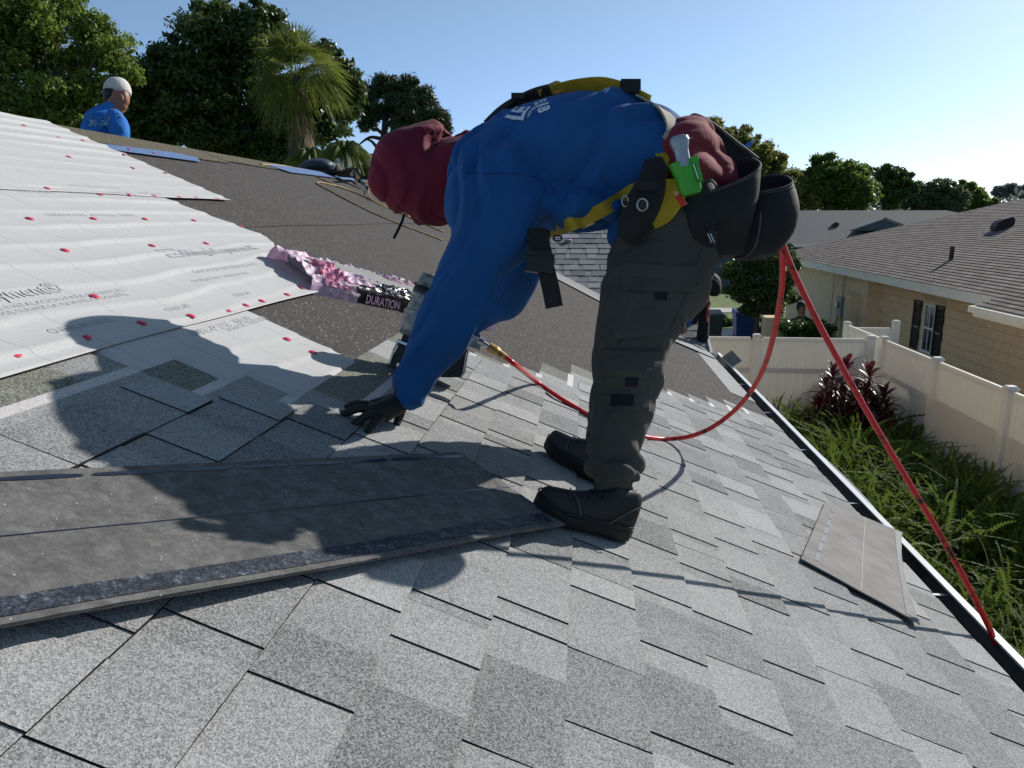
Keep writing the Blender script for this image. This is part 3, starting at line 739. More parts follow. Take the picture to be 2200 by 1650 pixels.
# goose neck: half barrel hood opening downhill
ray_ = ray(2150, 492); k_ = (NZ+.1-CH-NT*NX)/(ray_.z-NT*ray_.x); gp = Vector((ray_.x*k_, ray_.y*k_, CH+ray_.z*k_))
t = thing('goose_neck_vent', 'rounded brown hood vent high on the brown roof', 'roof vent', gp, 'roof vents')
m = MB(); hw = .15; n = 12; arc = [(-.30, .03), (-.31, .12)]+[(-.31+.38*(1-math.cos(a))/1.0*.9, .12+.16*math.sin(a)) for a in [math.pi*i/n*.5 for i in range(1, n+1)]]+[(.24, .27), (.32, .20), (.34, .10), (.30, 0)]
# profile runs uphill (x) with height above the roof
prof = [(x*.72+.02, h*.95) for x, h in arc]; vs = []
for s in (-1, 1):
    for x, h in prof: vs.append(gp+Vector((x, s*hw, NT*x+h)))
n = len(prof); m.add(vs, [(i, i+1, n+i+1, n+i) for i in range(n-1)]+[tuple(range(n)), tuple(range(n, 2*n))[::-1]]); m.build('hood', M['vent'], t)
m = MB(); m.obox(gp+Vector((.0,0,.004)), (.42,0,.42*NT), (0,.26,0), (-.002,0,.006)); m.build('flashing', M['vent'], t)

# meter box and conduit at the far part of the wall
t = thing('meter_box', 'grey electric meter box with conduit on the pale tan wall', 'meter', (WX-.42, 24.2, 1.2))
m = MB(); m.box((WX-.50, 24.0, 1.05), (WX-.365, 24.45, 1.65)); m.build('box', M['meter'], t)
m = MB(); m.tube([(WX-.40, 24.2, 0), (WX-.40, 24.2, 1.05)], .03); m.tube([(WX-.40, 24.25, 1.65), (WX-.40, 24.25, 2.42)], .025); m.tube([(WX-.40, 24.7, 0), (WX-.40, 24.7, .8), (WX-.40, 24.45, 1.1)], .03); m.build('conduit', M['block2'], t)
m = MB(); m.tube([(WX-.50, 24.22, 1.42), (WX-.58, 24.22, 1.42)], .09, 16); m.build('meter_glass', M['steel'], t)
t = thing('water_heater_box', 'small tan cabinet against the pale wall beside the meter', 'cabinet', (WX-.6, 23.1, 0))
m = MB(); m.box((WX-.62, 22.9, 0), (WX-.365, 23.35, 1.85)); m.build('case', M['block2'], t); m = MB(); m.box((WX-.65, 22.87, 1.85), (WX-.365, 23.38, 1.89)); m.build('lid', M['block2'], t)

# ------------------------------------------------------------------ foliage tools
def leaves(name, blobs, n, size, mat, parent, seed=0, flat=.0, shell=.55, elong=1.9, clump=.2, sub=9, droop=0):
    """many leaf faces through the volume of overlapping clumps. blobs: (centre, radius)."""
    r = np.random.default_rng(seed); C = []; Rr = []
    for c, rad in blobs:
        for _ in range(int(sub*2.6)):
            d = r.normal(size=3); d /= np.linalg.norm(d); q = rad*(.35+.62*r.random()**.6)
            C.append(np.array(c)+d*q*np.array([1, 1, .85])); Rr.append(rad*clump*(.35+.95*r.random()))
    for c, rad in blobs: C.append(np.array(c)); Rr.append(rad*.62)
    C = np.array(C); Rr = np.array(Rr); wgt = Rr**1.6; wgt /= wgt.sum()
    idx = r.choice(len(C), n, p=wgt); d = r.normal(size=(n, 3)); d /= np.linalg.norm(d, axis=1)[:, None]
    rad = shell+(1.12-shell)*r.random(n)**.7; rad[::4] *= 1.45; p = C[idx]+d*(Rr[idx]*rad)[:, None]*np.array([1.15, 1.15, .8])
    a = r.normal(size=(n, 3)); a[:, 2] -= droop; a /= np.linalg.norm(a, axis=1)[:, None]; b = np.cross(a, d+.35*r.normal(size=(n, 3))); b /= (np.linalg.norm(b, axis=1)[:, None]+1e-9)
    s = size*(.6+.8*r.random(n))[:, None]
    V = np.stack([p-a*s*elong*.5, p+b*s*.42, p+a*s*elong*.5, p-b*s*.42], 1).reshape(-1, 3)
    F = np.arange(4*n).reshape(n, 4); ct = r.random(len(C)); tone = np.clip(.5*ct[idx]+.6*r.random(n), 0, 1)
    return np_mesh(name, V, F, mat, parent, tone), C, Rr
def limbs(parent, base, top, r0, targets, mat, seed=0, name='trunk', lean=.15):
    rr = random.Random(seed); m = MB(); base = Vector(base); top = Vector(top); mid = base.lerp(top, .5)+Vector((rr.uniform(-1,1), rr.uniform(-1,1), 0))*lean
    path = catmull([base, mid, top], 5); L = len(path); m.tube(path, [r0*(1.25-.75*i/(L-1)) for i in range(L)], 9)
    for tt in targets:
        tt = Vector(tt); s = path[min(L-1, int(L*rr.uniform(.55, .98)))]; md = s.lerp(tt, .5)+Vector((rr.uniform(-.1,.1), rr.uniform(-.1,.1), rr.uniform(-.05,.15)))*(tt-s).length
        pp = catmull([s, md, tt], 4); rb = r0*rr.uniform(.22, .4); m.tube(pp, [rb*(1-.8*i/(len(pp)-1)) for i in range(len(pp))], 6, cap=False)
    return m.build(name, mat, parent, smooth=True)
def tree(name, label, cat, blobs_px, k, n, size, lmat, base_px, r0=.25, seed=0, bark='bark', group=None, ground=True, **kw):
    """blobs_px: (px, py, radius px) read off the photo, placed at distance k with depth."""
    rr = random.Random(seed); B = []
    for px, py, rp in blobs_px:
        rad = rp*k/FPX; c = P(px, py, k+rr.uniform(-.5, .5)*rad*1.2); B.append((tuple(c), rad))
    bp = P(base_px[0], base_px[1], k); base = (bp.x, bp.y, 0); t = thing(name, label, cat, base, group)
    cr, C, Rr = leaves('crown', B, n, size, lmat, t, seed, **kw)
    xs = np.mean([b[0] for b in B], 0); tg = [C[i] for i in range(0, len(C), max(1, len(C)//26))]
    limbs(t, base, (xs[0]*.5+bp.x*.5, xs[1], xs[2]*.92+.0), r0, tg, M[bark], seed); return t
G1 = 'trees beyond the roof ridge'
tree('oak_tree', 'tall light green leafy tree behind the man in the white cap', 'tree',
     [(-40,60,110),(60,40,90),(150,110,90),(230,110,60),(265,150,38),(20,170,100),(110,200,80),(200,200,60),(-60,-60,120),(80,-30,90),(190,60,50),(40,250,70),(150,260,55)],
     23, 60000, .085, M['leaf_oak'], (90, 300), .26, 11, clump=.24, sub=12)
tree('broadleaf_tree', 'huge dark green tree filling the middle behind the palm', 'tree',
     [(430,130,95),(530,90,90),(470,40,50),(560,40,45),(350,170,70),(300,220,55),(420,240,95),(560,220,95),(660,200,60),(700,110,30),(745,170,42),(720,250,50),(640,280,70),(330,290,60),(480,310,70),(760,215,30),(590,330,60)],
     30, 95000, .12, M['leaf_dark'], (470, 330), .45, 12, bark='bark_dark', clump=.26, sub=12, shell=.3)
# ------------------------------------------------------------------ pine with open limbs
k = 48; t = thing('pine_tree', 'flat topped pine with bare dark limbs right of the palm', 'tree', (P(822,340,k).x, P(822,340,k).y, 0), G1)
pb = [(790,200,28),(830,185,30),(870,190,34),(905,215,34),(935,250,30),(955,275,20),(850,225,36),(890,250,34),(800,235,30),(770,225,18),(925,285,22),(790,270,20),(860,265,26)]
cr, C, Rr = leaves('crown', [(tuple(P(x, y, k+random.uniform(-1, 1))), r*k/FPX) for x, y, r in pb], 42000, .085, M['leaf_pine'], t, 13, clump=.34, sub=10, elong=3.2, shell=.2)
m = MB(); b0 = P(822,380,k); b0.z = 0
path = catmull([b0, P(824,360,k), P(819,330,k), P(826,290,k), P(828,240,k)], 5); m.tube(path, [.42*(1-.6*i/(len(path)-1)) for i in range(len(path))], 9)
for a, b, c in (((820,330),(800,305),(788,300)),((822,310),(850,290),(885,262)),((825,290),(800,268),(778,240)),((826,275),(860,250),(930,255)),((820,345),(808,338),(795,330)),((824,300),(795,295),(770,312)),((828,265),(842,235),(868,205)),((827,262),(815,230),(800,205)),((822,322),(860,300),(915,290)),((820,352),(800,350),(778,352))):
    pp = catmull([P(*a, k), P(*b, k+random.uniform(-.6,.6)), P(*c, k+random.uniform(-1,1))], 4); m.tube(pp, [.15*(1-.75*i/(len(pp)-1)) for i in range(len(pp))], 6)
m.build('trunk', M['bark_dark'], t, smooth=True)
# ------------------------------------------------------------------ palms
def fan_leaf(V, F, T, o, d, up, L, spread, nseg, r, tone, droop=.3):
    """one fan frond: petiole + pleated fingers."""
    d = d/np.linalg.norm(d); s = np.cross(d, up); s /= np.linalg.norm(s)+1e-9; u = np.cross(s, d)
    for i in range(nseg):
        a = spread*(i/(nseg-1)-.5)*2; e = d*math.cos(a)+s*math.sin(a); ll = L*(.78+.22*math.cos(a))*(.9+.2*r.random())
        w = ll*.024; side = np.cross(e, u); tip = o+e*ll+np.array([0, 0, -droop*ll*(.5+r.random())])
        m1 = o+e*ll*.55+u*.02+np.array([0, 0, -droop*ll*.18]); n = len(V)
        V += [o, m1+side*w, m1-side*w, tip]; F.append((n, n+1, n+3, n+2)); T.append(tone)
def palm(name, label, px, py, k, Rad, nf, seed, hang=True, crown_mat='leaf_palm'):
    r = np.random.default_rng(seed); c = P(px, py, k); base = P(px-20, 340, k); t = thing(name, label, 'palm tree', (base.x, base.y, 0), G1)
    V = []; F = []; T = []; c0 = np.array(c)
    for i in range(nf):
        az = i*2.39996+r.random()*.3; el = 1.45-2.05*(i/nf)**.85+r.normal()*.15
        d = np.array([math.cos(az)*math.cos(el), math.sin(az)*math.cos(el), math.sin(el)]); o = c0+d*Rad*.42
        fan_leaf(V, F, T, o, d*np.array([1,1,.8])+r.normal(size=3)*.12, np.array([0,0,1.])+r.normal(size=3)*.4, Rad*(.55+.2*r.random()), .95, 17, r, r.random()**1.3, .22+.45*(i/nf))
        n = len(V); s = np.cross(d, [0,0,1.]); s = s/np.linalg.norm(s)*.012; V += [c0-s, c0+s, o+s*.6, o-s*.6]; F.append((n, n+1, n+2, n+3)); T.append(.7)
    np_mesh('crown', np.array(V), np.array(F), M[crown_mat], t, np.array(T))
    if hang:
        V = []; F = []; T = []
        for i in range(46):
            az = r.random()*6.283; zz = .15+r.random()*2.6; d = np.array([math.cos(az)*.32, math.sin(az)*.32, -1.]); o = c0+np.array([math.cos(az)*.22, math.sin(az)*.22, -zz])
            fan_leaf(V, F, T, o, d, np.array([math.cos(az), math.sin(az), .2]), .85, .35, 11, r, .2+.7*r.random(), .1)
        np_mesh('dead_skirt', np.array(V), np.array(F), M['leaf_dead'], t, np.array(T))
    m = MB(); m.tube([Vector((base.x, base.y, 0)), Vector((base.x+.02, base.y, 3)), Vector((c.x, c.y, c.z))], [.24, .2, .17], 10); m.build('trunk', M['bark'], t, smooth=True)
palm('fan_palm', 'tall fan palm with a hanging skirt of dead fronds', 640, 165, 26, 1.8, 64, 21)
def feather_palm(label, px, py, k, L, nf, seed):
    r = np.random.default_rng(seed); c = np.array(P(px, py, k)); t = thing('feather_palm', label, 'palm tree', (c[0], c[1], 0), G1); V = []; F = []; T = []
    for i in range(nf):
        az = r.random()*6.283; el = -.1+1.4*r.random(); d = np.array([math.cos(az)*math.cos(el), math.sin(az)*math.cos(el), math.sin(el)]); prev = None; tone = .3+.7*r.random(); ns = 22
        for j in range(ns+1):
            s = j/ns; p = c+d*L*s+np.array([0,0,-L*.85*s*s])+np.array([0,0,.0])
            if prev is not None:
                e = (p-prev); e /= np.linalg.norm(e); sd = np.cross(e, [0,0,1.]); sd /= np.linalg.norm(sd)+1e-9
                for q in (-1, 1):
                    ll = L*.30*math.sin(math.pi*(.12+.82*s)); tip = p+sd*q*ll*.55+e*ll*.35+np.array([0,0,-ll*.75]); w = e*.016; n = len(V)
                    V += [p-w, p+w, tip+w*.2, tip-w*.2]; F.append((n, n+1, n+2, n+3)); T.append(tone*.7+.3*r.random())
            prev = p
    np_mesh('crown', np.array(V), np.array(F), M['leaf_palm'], t, np.array(T)); m = MB(); m.tube([(c[0], c[1], 0), tuple(c)], [.1, .05], 8); m.build('trunk', M['bark'], t)
feather_palm('low feathery palm clump just right of the fan palm trunk', 668, 335, 22, 1.0, 60, 31)
feather_palm('yellow green feathery palm in front of the pine', 742, 322, 21, 1.0, 80, 32)
feather_palm('small drooping palm tuft beside the maroon hood', 775, 368, 21, .75, 40, 33)

# ------------------------------------------------------------------ trees on the right
G2 = 'trees beyond the far roofs'
tree('olive_tree', 'pale olive green tree behind the tool pouch', 'tree', [(1590,300,35),(1620,330,45),(1560,310,47),(1650,370,53),(1600,400,59),(1530,270,26),(1560,350,59),(1690,400,41),(1670,345,21),(1730,430,30)],
     60, 42000, .16, M['leaf_olive'], (1600, 440), .3, 41, group=G2, clump=.19, sub=14)
tree('round_tree', 'broad mid green tree right of the tool pouch', 'tree', [(1780,370,45),(1815,385,50),(1750,400,47),(1845,415,42),(1790,425,53),(1730,395,35),(1875,400,17),(1850,375,24)],
     62, 42000, .18, M['leaf_mid'], (1800, 440), .4, 42, group=G2, clump=.19, sub=14)
tree('airy_tree', 'open grey green tree with sky showing through', 'tree', [(1900,375,26),(1930,385,31),(1885,400,28),(1950,405,21),(1915,420,31)],
     72, 16000, .17, M['leaf_dark'], (1905, 440), .35, 43, group=G2, clump=.2, sub=14, bark='bark_dark')
tree('bushy_tree', 'wide olive tree above the ridge of the grey roof', 'tree', [(1985,415,31),(2020,405,28),(2010,430,33),(1960,430,28),(2050,425,31),(2040,440,28)],
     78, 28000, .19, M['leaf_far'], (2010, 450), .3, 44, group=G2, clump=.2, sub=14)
tree('dark_tree', 'dark rounded tree left of the distant pines', 'tree', [(2075,405,20),(2090,425,26),(2060,435,24),(2110,440,26),(2130,450,19)],
     84, 22000, .19, M['leaf_mid'], (2085, 450), .3, 45, group=G2, clump=.2, sub=14, bark='bark_dark')
for i, (px, py, rp) in enumerate(((2150,412,13),(2172,408,14),(2196,412,15))):
    kk = 150; t = thing('distant_pine', ['hazy distant pine, first right of the dark rounded tree', 'hazy distant pine in the middle of three', 'hazy distant pine nearest the picture edge'][i], 'tree', (P(px,430,kk).x, P(px,430,kk).y, 0), 'hazy distant pines')
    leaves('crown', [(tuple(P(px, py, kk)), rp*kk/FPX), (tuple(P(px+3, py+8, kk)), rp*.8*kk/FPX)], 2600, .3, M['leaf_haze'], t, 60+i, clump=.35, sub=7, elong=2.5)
    m = MB(); p_ = P(px, 430, kk); q = P(px+1, py, kk); m.tube([(p_.x, p_.y, 0), tuple(q)], [.3, .15], 7); m.tube([(p_.x+.6, p_.y, 0), tuple(P(px+7, py+4, kk))], [.2, .1], 7); m.build('trunk', M['bark'], t)
# long far tree line hiding the horizon left and right
B = []
for i in range(120):
    a = -1.35+2.6*i/119; d = 190+25*math.sin(i*1.7); B.append(((d*math.sin(a), d*math.cos(a), 3.0+1.6*random.random()), 5.6+1.5*random.random()))
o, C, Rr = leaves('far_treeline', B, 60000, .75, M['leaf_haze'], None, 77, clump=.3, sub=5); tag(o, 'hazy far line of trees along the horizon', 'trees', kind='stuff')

# ------------------------------------------------------------------ far houses
def hip_house(label, cx, cy, w, d, eave, ridge, wallm, roofm, over=.5, group='houses across the street'):
    t = thing('far_house', label, 'house', (cx, cy, 0), group)
    m = MB(); m.box((cx-w/2, cy-d/2, 0), (cx+w/2, cy+d/2, eave)); m.build('wall', wallm, t)
    m = MB(); W, D = w/2+over, d/2+over; h = min(D, W); e0 = eave-.02
    m.add([(cx-W,cy-D,e0),(cx+W,cy-D,e0),(cx+W,cy+D,e0),(cx-W,cy+D,e0),(cx-W+h,cy,ridge),(cx+W-h,cy,ridge)], [(0,1,5,4),(1,2,5),(2,3,4,5),(3,0,4),(3,2,1,0)], 0, .5)
    r = m.build('roof', roofm, t); m = MB(); m.box((cx-W-.01, cy-D-.03, e0-.16), (cx+W+.01, cy-D, e0+.02)); m.build('fascia', M['fascia'], t); return t
# grey-roofed house right behind the neighbour
c = P(1880, 505, 44)
fh = hip_house('low house with a wide grey hip roof and gable vent', c.x+1.0, c.y+5, 21, 11, 2.6, 4.55, M['house_blue'], M['roof3'])
g0 = c+Vector((.6, .5, 0)); gz0 = 3.05
m = MB(); gy = c.y+.55; gx = P(1902, 480, 44).x
m.add([(gx-1.75, gy-.25, 3.35), (gx+1.75, gy-.25, 3.35), (gx, gy-.25, 3.98), (gx, gy+3.4, 3.98)], [(0,1,2),(0,2,3),(1,3,2)]); m.build('gable_vent', M['house_blue'], fh)
m = MB(); 
for s in (-1, 1): m.obox((gx+s*.93, gy-.3, 3.70), (s*.98, 0, -.352), (0, .08, 0), (0, 0, .035))
m.build('gable_trim', M['roof3'], fh)
hip_house('slate blue house with white garage door behind the small tree', P(1470,590,56).x-2.5, P(1470,590,56).y+5, 15, 9, 2.7, 4.1, M['house_blue'], M['roof3'])
gd = P(1530, 585, 56); m = MB(); m.box((gd.x-2.6, gd.y-.1, 0), (gd.x+.2, gd.y+.42, 2.25))
tag(m.build('garage_door', M['house_white'], None), 'pale garage door seen between trouser leg and pouch', 'garage door')
hip_house('second grey hip roof just past the gable vent house', P(2010,450,75).x, P(2010,450,75).y+6, 13, 9, 2.9, 4.45, M['house_blue'], M['roof3'])
sp = P(1790, 484, 46)
t = thing('roof_vent', 'small dark vent on the far grey roof', 'roof vent', sp, 'roof vents'); m = MB(); m.tube([sp-Vector((0,0,.35)), sp, sp+Vector((.15,0,.08)), sp+Vector((.3,0,0))], .13, 8); m.build('hood', M['vent'], t)

# ------------------------------------------------------------------ street-side plants, bins
tree('small_street_tree', 'small dark glossy tree beside the blue bin', 'tree', [(1605,575,38),(1650,560,40),(1590,620,34),(1640,625,44),(1680,600,30),(1615,660,26),(1660,665,26),(1575,585,24),(1690,545,22),(1700,640,16),(1700,570,18)],
     22.5, 15000, .062, M['leaf_dark'], (1622, 700), .075, 51, clump=.3, sub=11, shell=.2, lean=.1) if False else None
def tree2():
    k = 22.5; blobs = [(1605,575,38),(1650,560,40),(1590,620,34),(1640,625,44),(1680,600,30),(1615,660,26),(1660,665,26),(1575,585,24),(1690,545,22),(1700,640,16),(1700,570,18)]
    b = P(1622, 740, k); t = thing('small_street_tree', 'small dark glossy tree beside the blue bin', 'tree', (b.x, b.y, 0))
    leaves('crown', [(tuple(P(x, y, k+random.uniform(-.4,.4))), r*k/FPX) for x, y, r in blobs], 30000, .055, M['leaf_dark'], t, 51, clump=.32, sub=11, shell=.2)
    limbs(t, (b.x, b.y, 0), tuple(P(1632, 600, k)), .085, [tuple(P(x, y, k)) for x, y, r in blobs], M['bark'], 5, lean=.08)
tree2()
def bush(name, label, blobs, k, n, size, mat, seed, cat='hedge', group=None, stem=True):
    B = [(tuple(P(x, y, k+random.uniform(-.2,.2))), r*k/FPX) for x, y, r in blobs]; c = np.mean([b[0] for b in B], 0); t = thing(name, label, cat, (c[0], c[1], 0), group)
    leaves('foliage', B, n, size, mat, t, seed, clump=.4, sub=12, shell=.2)
    m = MB(); r = random.Random(seed)
    for _ in range(7):
        a = Vector((c[0]+r.uniform(-.3,.3), c[1]+r.uniform(-.15,.15), 0)); m.tube([a, a.lerp(Vector(random.choice(B)[0]), .6), Vector(r.choice(B)[0])], [.02, .015, .006], 5)
    m.build('stems', M['bark'], t)
bush('hedge', 'dark clipped hedge in front of the man in black', [(1690,700,22),(1720,705,26),(1755,705,26),(1780,712,18),(1700,725,24),(1740,730,26),(1775,735,18),(1690,745,22),(1730,755,26),(1765,755,22)], 20.5, 16000, .035, M['leaf_hedge'], 71)
bush('hedge', 'bright green hedge behind the tan pillar', [(1645,690,14),(1660,675,12),(1640,715,14),(1650,740,14),(1672,672,10)], 23, 5000, .04, M['leaf_olive'], 72)
bush('bush', 'low leafy bush left of the blue bin', [(1550,690,13),(1565,695,12),(1548,705,12),(1570,708,10)], 29, 3500, .05, M['leaf_hedge'], 73, 'bush')
c = P(1657, 682, 20.9)
t = thing('tan_pillar', 'tan stucco pillar beside the blue bin tree', 'pillar', (c.x, c.y, 0)); m = MB(); m.box((c.x-.19, c.y-.25, 0), (c.x+.19, c.y+.25, c.z-.02)); m.build('shaft', M['block2'], t); m = MB(); m.box((c.x-.22, c.y-.28, c.z-.02), (c.x+.22, c.y+.28, c.z+.03)); m.build('cap', M['block2'], t)
def bin_(label, px, k, mat, W=.62, H=1.02):
    c = P(px, 700, k); x, y = c.x, c.y; t = thing('wheelie_bin', label, 'bin', (x, y, 0), 'wheelie bins')
    m = MB(); n0 = []; 
    for z, s in ((.05, .78), (.85*H, .97), (.86*H, 1.05), (.92*H, 1.05)):
        a = W/2*s; b = W*.55*s
        for q in ((-1,-1),(1,-1),(1,1),(-1,1)): n0.append((x+q[0]*a, y+q[1]*b, z))
    fs = [(3,2,1,0)]
    for l in range(3): fs += [(l*4+i, l*4+(i+1)%4, l*4+4+(i+1)%4, l*4+4+i) for i in range(4)]
    m.add(n0, fs); m.build('body', mat, t)
    m = MB(); a = W/2*1.08; b = W*.6; m.add([(x-a,y-b,.92*H),(x+a,y-b,.92*H),(x+a,y+b,.95*H),(x-a,y+b,.95*H),(x-a*.9,y-b*.9,.97*H),(x+a*.9,y-b*.9,.97*H),(x+a*.9,y+b*.9,1.02*H),(x-a*.9,y+b*.9,1.02*H)], SLF[:0]+[(0,3,2,1),(4,5,6,7),(0,1,5,4),(1,2,6,5),(2,3,7,6),(3,0,4,7)]); m.build('lid', mat, t)
    m = MB(); m.tube([(x-a*.8, y+b+.07, .9*H), (x+a*.8, y+b+.07, .9*H)], .02, 8); m.build('handle', mat, t)
    for s in (-1, 1):
        m = MB(); m.tube([(x+s*a*.75-.03, y+b*.8, .11), (x+s*a*.75+.03, y+b*.8, .11)], .11, 16); m.build('wheel', M['black'], t)
bin_('blue recycling bin beyond the white fence', 1597, 24.8, M['bin_blue'], .64, 1.1)
bin_('charcoal bin half hidden behind the man on the eave', 1527, 22.5, M['bin_grey'], .62, 1.32)
# low white planter edge / culvert
c = P(1560, 735, 26)
# ------------------------------------------------------------------ ferns
def ferns(n, seed):
    """sword fern clumps: long narrow fronds arching out of each clump."""
    r = np.random.default_rng(seed); V = []; F = []; T = []; cl = []
    tries = 0
    while len(cl) < 210 and tries < 4000:
        tries += 1; x = r.uniform(1.4, 5.2); y = r.uniform(1.0, 13.2)
        if (y > 11.4 and x < 3.2) or any((x-c[0])**2+(y-c[1])**2 < .095 for c in cl): continue
        cl.append((x, y, .8+.5*r.random()+(.12 if x > 3.4 else 0), r.random()))
    for cx, cy, H, tn in cl:
        for _ in range(n):
            az = r.random()*6.283; lean = .05+.75*r.random()**1.4; x = cx+.07*r.normal(); y = cy+.07*r.normal(); hh = H*(.7+.45*r.random())
            d = np.array([math.cos(az)*lean, math.sin(az)*lean, 1.]); prev = None; ns = 24; tone = np.clip(.15+.5*tn+.45*r.random(), 0, 1)
            if r.random() < .05: tone = 1.0
            wd = .030+.012*r.random(); face = r.random()*3.14; sdv = np.array([math.cos(face), math.sin(face), 0])
            for j in range(ns+1):
                s = j/ns; p = np.array([x, y, .02])+d*hh*s+np.array([d[0]*1.3, d[1]*1.3, -.75-.3*lean])*hh*.38*s**2.6
                if prev is not None:
                    e = p-prev; L_ = np.linalg.norm(e); e /= L_; sd = sdv-e*sdv.dot(e); sd /= np.linalg.norm(sd)+1e-9
                    ll = wd*math.sin(math.pi*(.10+.86*s))**.7*(.9+.2*r.random())
                    for q in (-1, 1):
                        tip = p+sd*q*ll+e*ll*.55; w = e*L_*.42; k0 = len(V); V += [prev+w*.2, p+w*.6, tip]; F.append((k0, k0+1, k0+2)); T.append(tone*(.75+.25*r.random()))
                prev = p
    return np.array(V), np.array(F), np.array(T)
V, F, T = ferns(40, 91); o = np_mesh('fern_bed', V, F, M['leaf_fern'], None, T); tag(o, 'dense bed of upright sword ferns between gutter and white fence', 'ferns', kind='stuff')
# ------------------------------------------------------------------ ti plants
def cordyline(label, px, py, k, heads, seed):
    r = np.random.default_rng(seed); base = P(px, py, k); t = thing('ti_plant', label, 'plant', (base.x, base.y, 0), 'dark red ti plants')
    m = MB(); V = []; F = []; T = []
    for hx, hy, L in heads:
        c = P(hx, hy, k+r.uniform(-.25, .25)); m.tube(catmull([Vector((base.x+r.uniform(-.15,.15), base.y+r.uniform(-.1,.1), 0)), (base+c)/2*1+Vector((0,0,.0)), c], 4), .014, 6)
        n = 34; c0 = np.array(c)
        for i in range(n):
            az = i*2.4; f = i/n; el = 1.35-2.0*f; o = c0-np.array([0,0,.34*f]); d = np.array([math.cos(az)*math.cos(el), math.sin(az)*math.cos(el), math.sin(el)]); s = np.cross(d, [0,0,1.]); s /= np.linalg.norm(s)+1e-9
            LL = L*(.75+.4*r.random()); wd = LL*.105; k0 = len(V); up = np.cross(s, d)
            pts = [(0, .25), (.3, .9), (.6, 1.), (.85, .55), (1, .02)]
            for q, wq in pts:
                p = o+d*LL*q+np.array([0, 0, -LL*.42*q*q]); V += [p-s*wd*wq+up*.012*wq, p, p+s*wd*wq+up*.012*wq]
            for a in range(4):
                b0 = k0+a*3; F += [(b0, b0+1, b0+4, b0+3), (b0+1, b0+2, b0+5, b0+4)]; T += [.2+.8*r.random()**1.5]*2
    V = np.array(V); F = np.array(F)
    me = np_mesh('leaves', V, F, M['leaf_red'], t, np.array(T)); m.build('stems', M['bark'], t)
cordyline('taller dark red ti plant, left of the pair at the back fence', 1775, 960, 12.6, [(1818,785,.42),(1775,825,.40),(1800,850,.38),(1760,870,.40),(1795,895,.36),(1835,840,.38),(1745,900,.36),(1780,920,.36),(1815,900,.36),(1790,800,.34)], 5)
cordyline('dark red ti plant, right of the pair by the corner post', 1875, 960, 12.4, [(1868,800,.38),(1900,845,.36),(1860,840,.36),(1880,870,.36),(1905,870,.3),(1850,875,.34)], 6)
# ------------------------------------------------------------------ soft-body tools
def section_ring(c, a, b, n, sq=2.0):
    out = []
    for j in range(n):
        t = 2*math.pi*j/n; ct, st = math.cos(t), math.sin(t); e = 2/sq
        out.append(c+a*(abs(ct)**e*(1 if ct > 0 else -1))+b*(abs(st)**e*(1 if st > 0 else -1)))
    return out
def limb(secs, n=20, sub=5, sq=2.1, cap=True):
    """secs: (px, py, distance, half width in photo px, half depth in m) -> closed tube."""
    C = [P(s[0], s[1], s[2]) for s in secs]; wd = [s[3]*s[2]/FPX for s in secs]; dp = [s[4] for s in secs]
    cc = catmull(C, sub)
    def itp(v):
        vv = catmull([Vector((x, 0, 0)) for x in v], sub); return [q.x for q in vv]
    W, D = itp(wd), itp(dp); vs = []; L = len(cc); camp = Vector((0, 0, CH))
    for i, c in enumerate(cc):
        t = (cc[min(i+1, L-1)]-cc[max(i-1, 0)]).normalized(); f = (c-camp).normalized()
        a = t.cross(f); a = a.normalized() if a.length > 1e-6 else t.orthogonal().normalized(); b = a.cross(t).normalized()
        vs += section_ring(c, a*W[i], b*D[i], n, sq)
    fs = [(i*n+j, i*n+(j+1)%n, (i+1)*n+(j+1)%n, (i+1)*n+j) for i in range(L-1) for j in range(n)]
    t0 = (cc[0]-cc[1]).normalized()*min(W[0], D[0])*.45; t1 = (cc[-1]-cc[-2]).normalized()*min(W[-1], D[-1])*.45
    k = len(vs); vs += [cc[0]+t0, cc[-1]+t1]
    fs += [(j, k, (j+1)%n) for j in range(n)]+[((L-1)*n+j, (L-1)*n+(j+1)%n, k+1) for j in range(n)]
    fs = [f[::-1] for f in fs]
    return vs, fs
def blob(c, rx, ry, rz, n=16):
    vs = []; fs = []
    for i in range(n+1):
        ph = math.pi*i/n
        for j in range(2*n):
            th = math.pi*j/n; vs.append(Vector(c)+Vector((rx*math.sin(ph)*math.cos(th), ry*math.sin(ph)*math.sin(th), rz*math.cos(ph))))
    for i in range(n):
        for j in range(2*n): fs.append((i*2*n+j, (i+1)*2*n+j, (i+1)*2*n+(j+1)%(2*n), i*2*n+(j+1)%(2*n)))
    return vs, fs
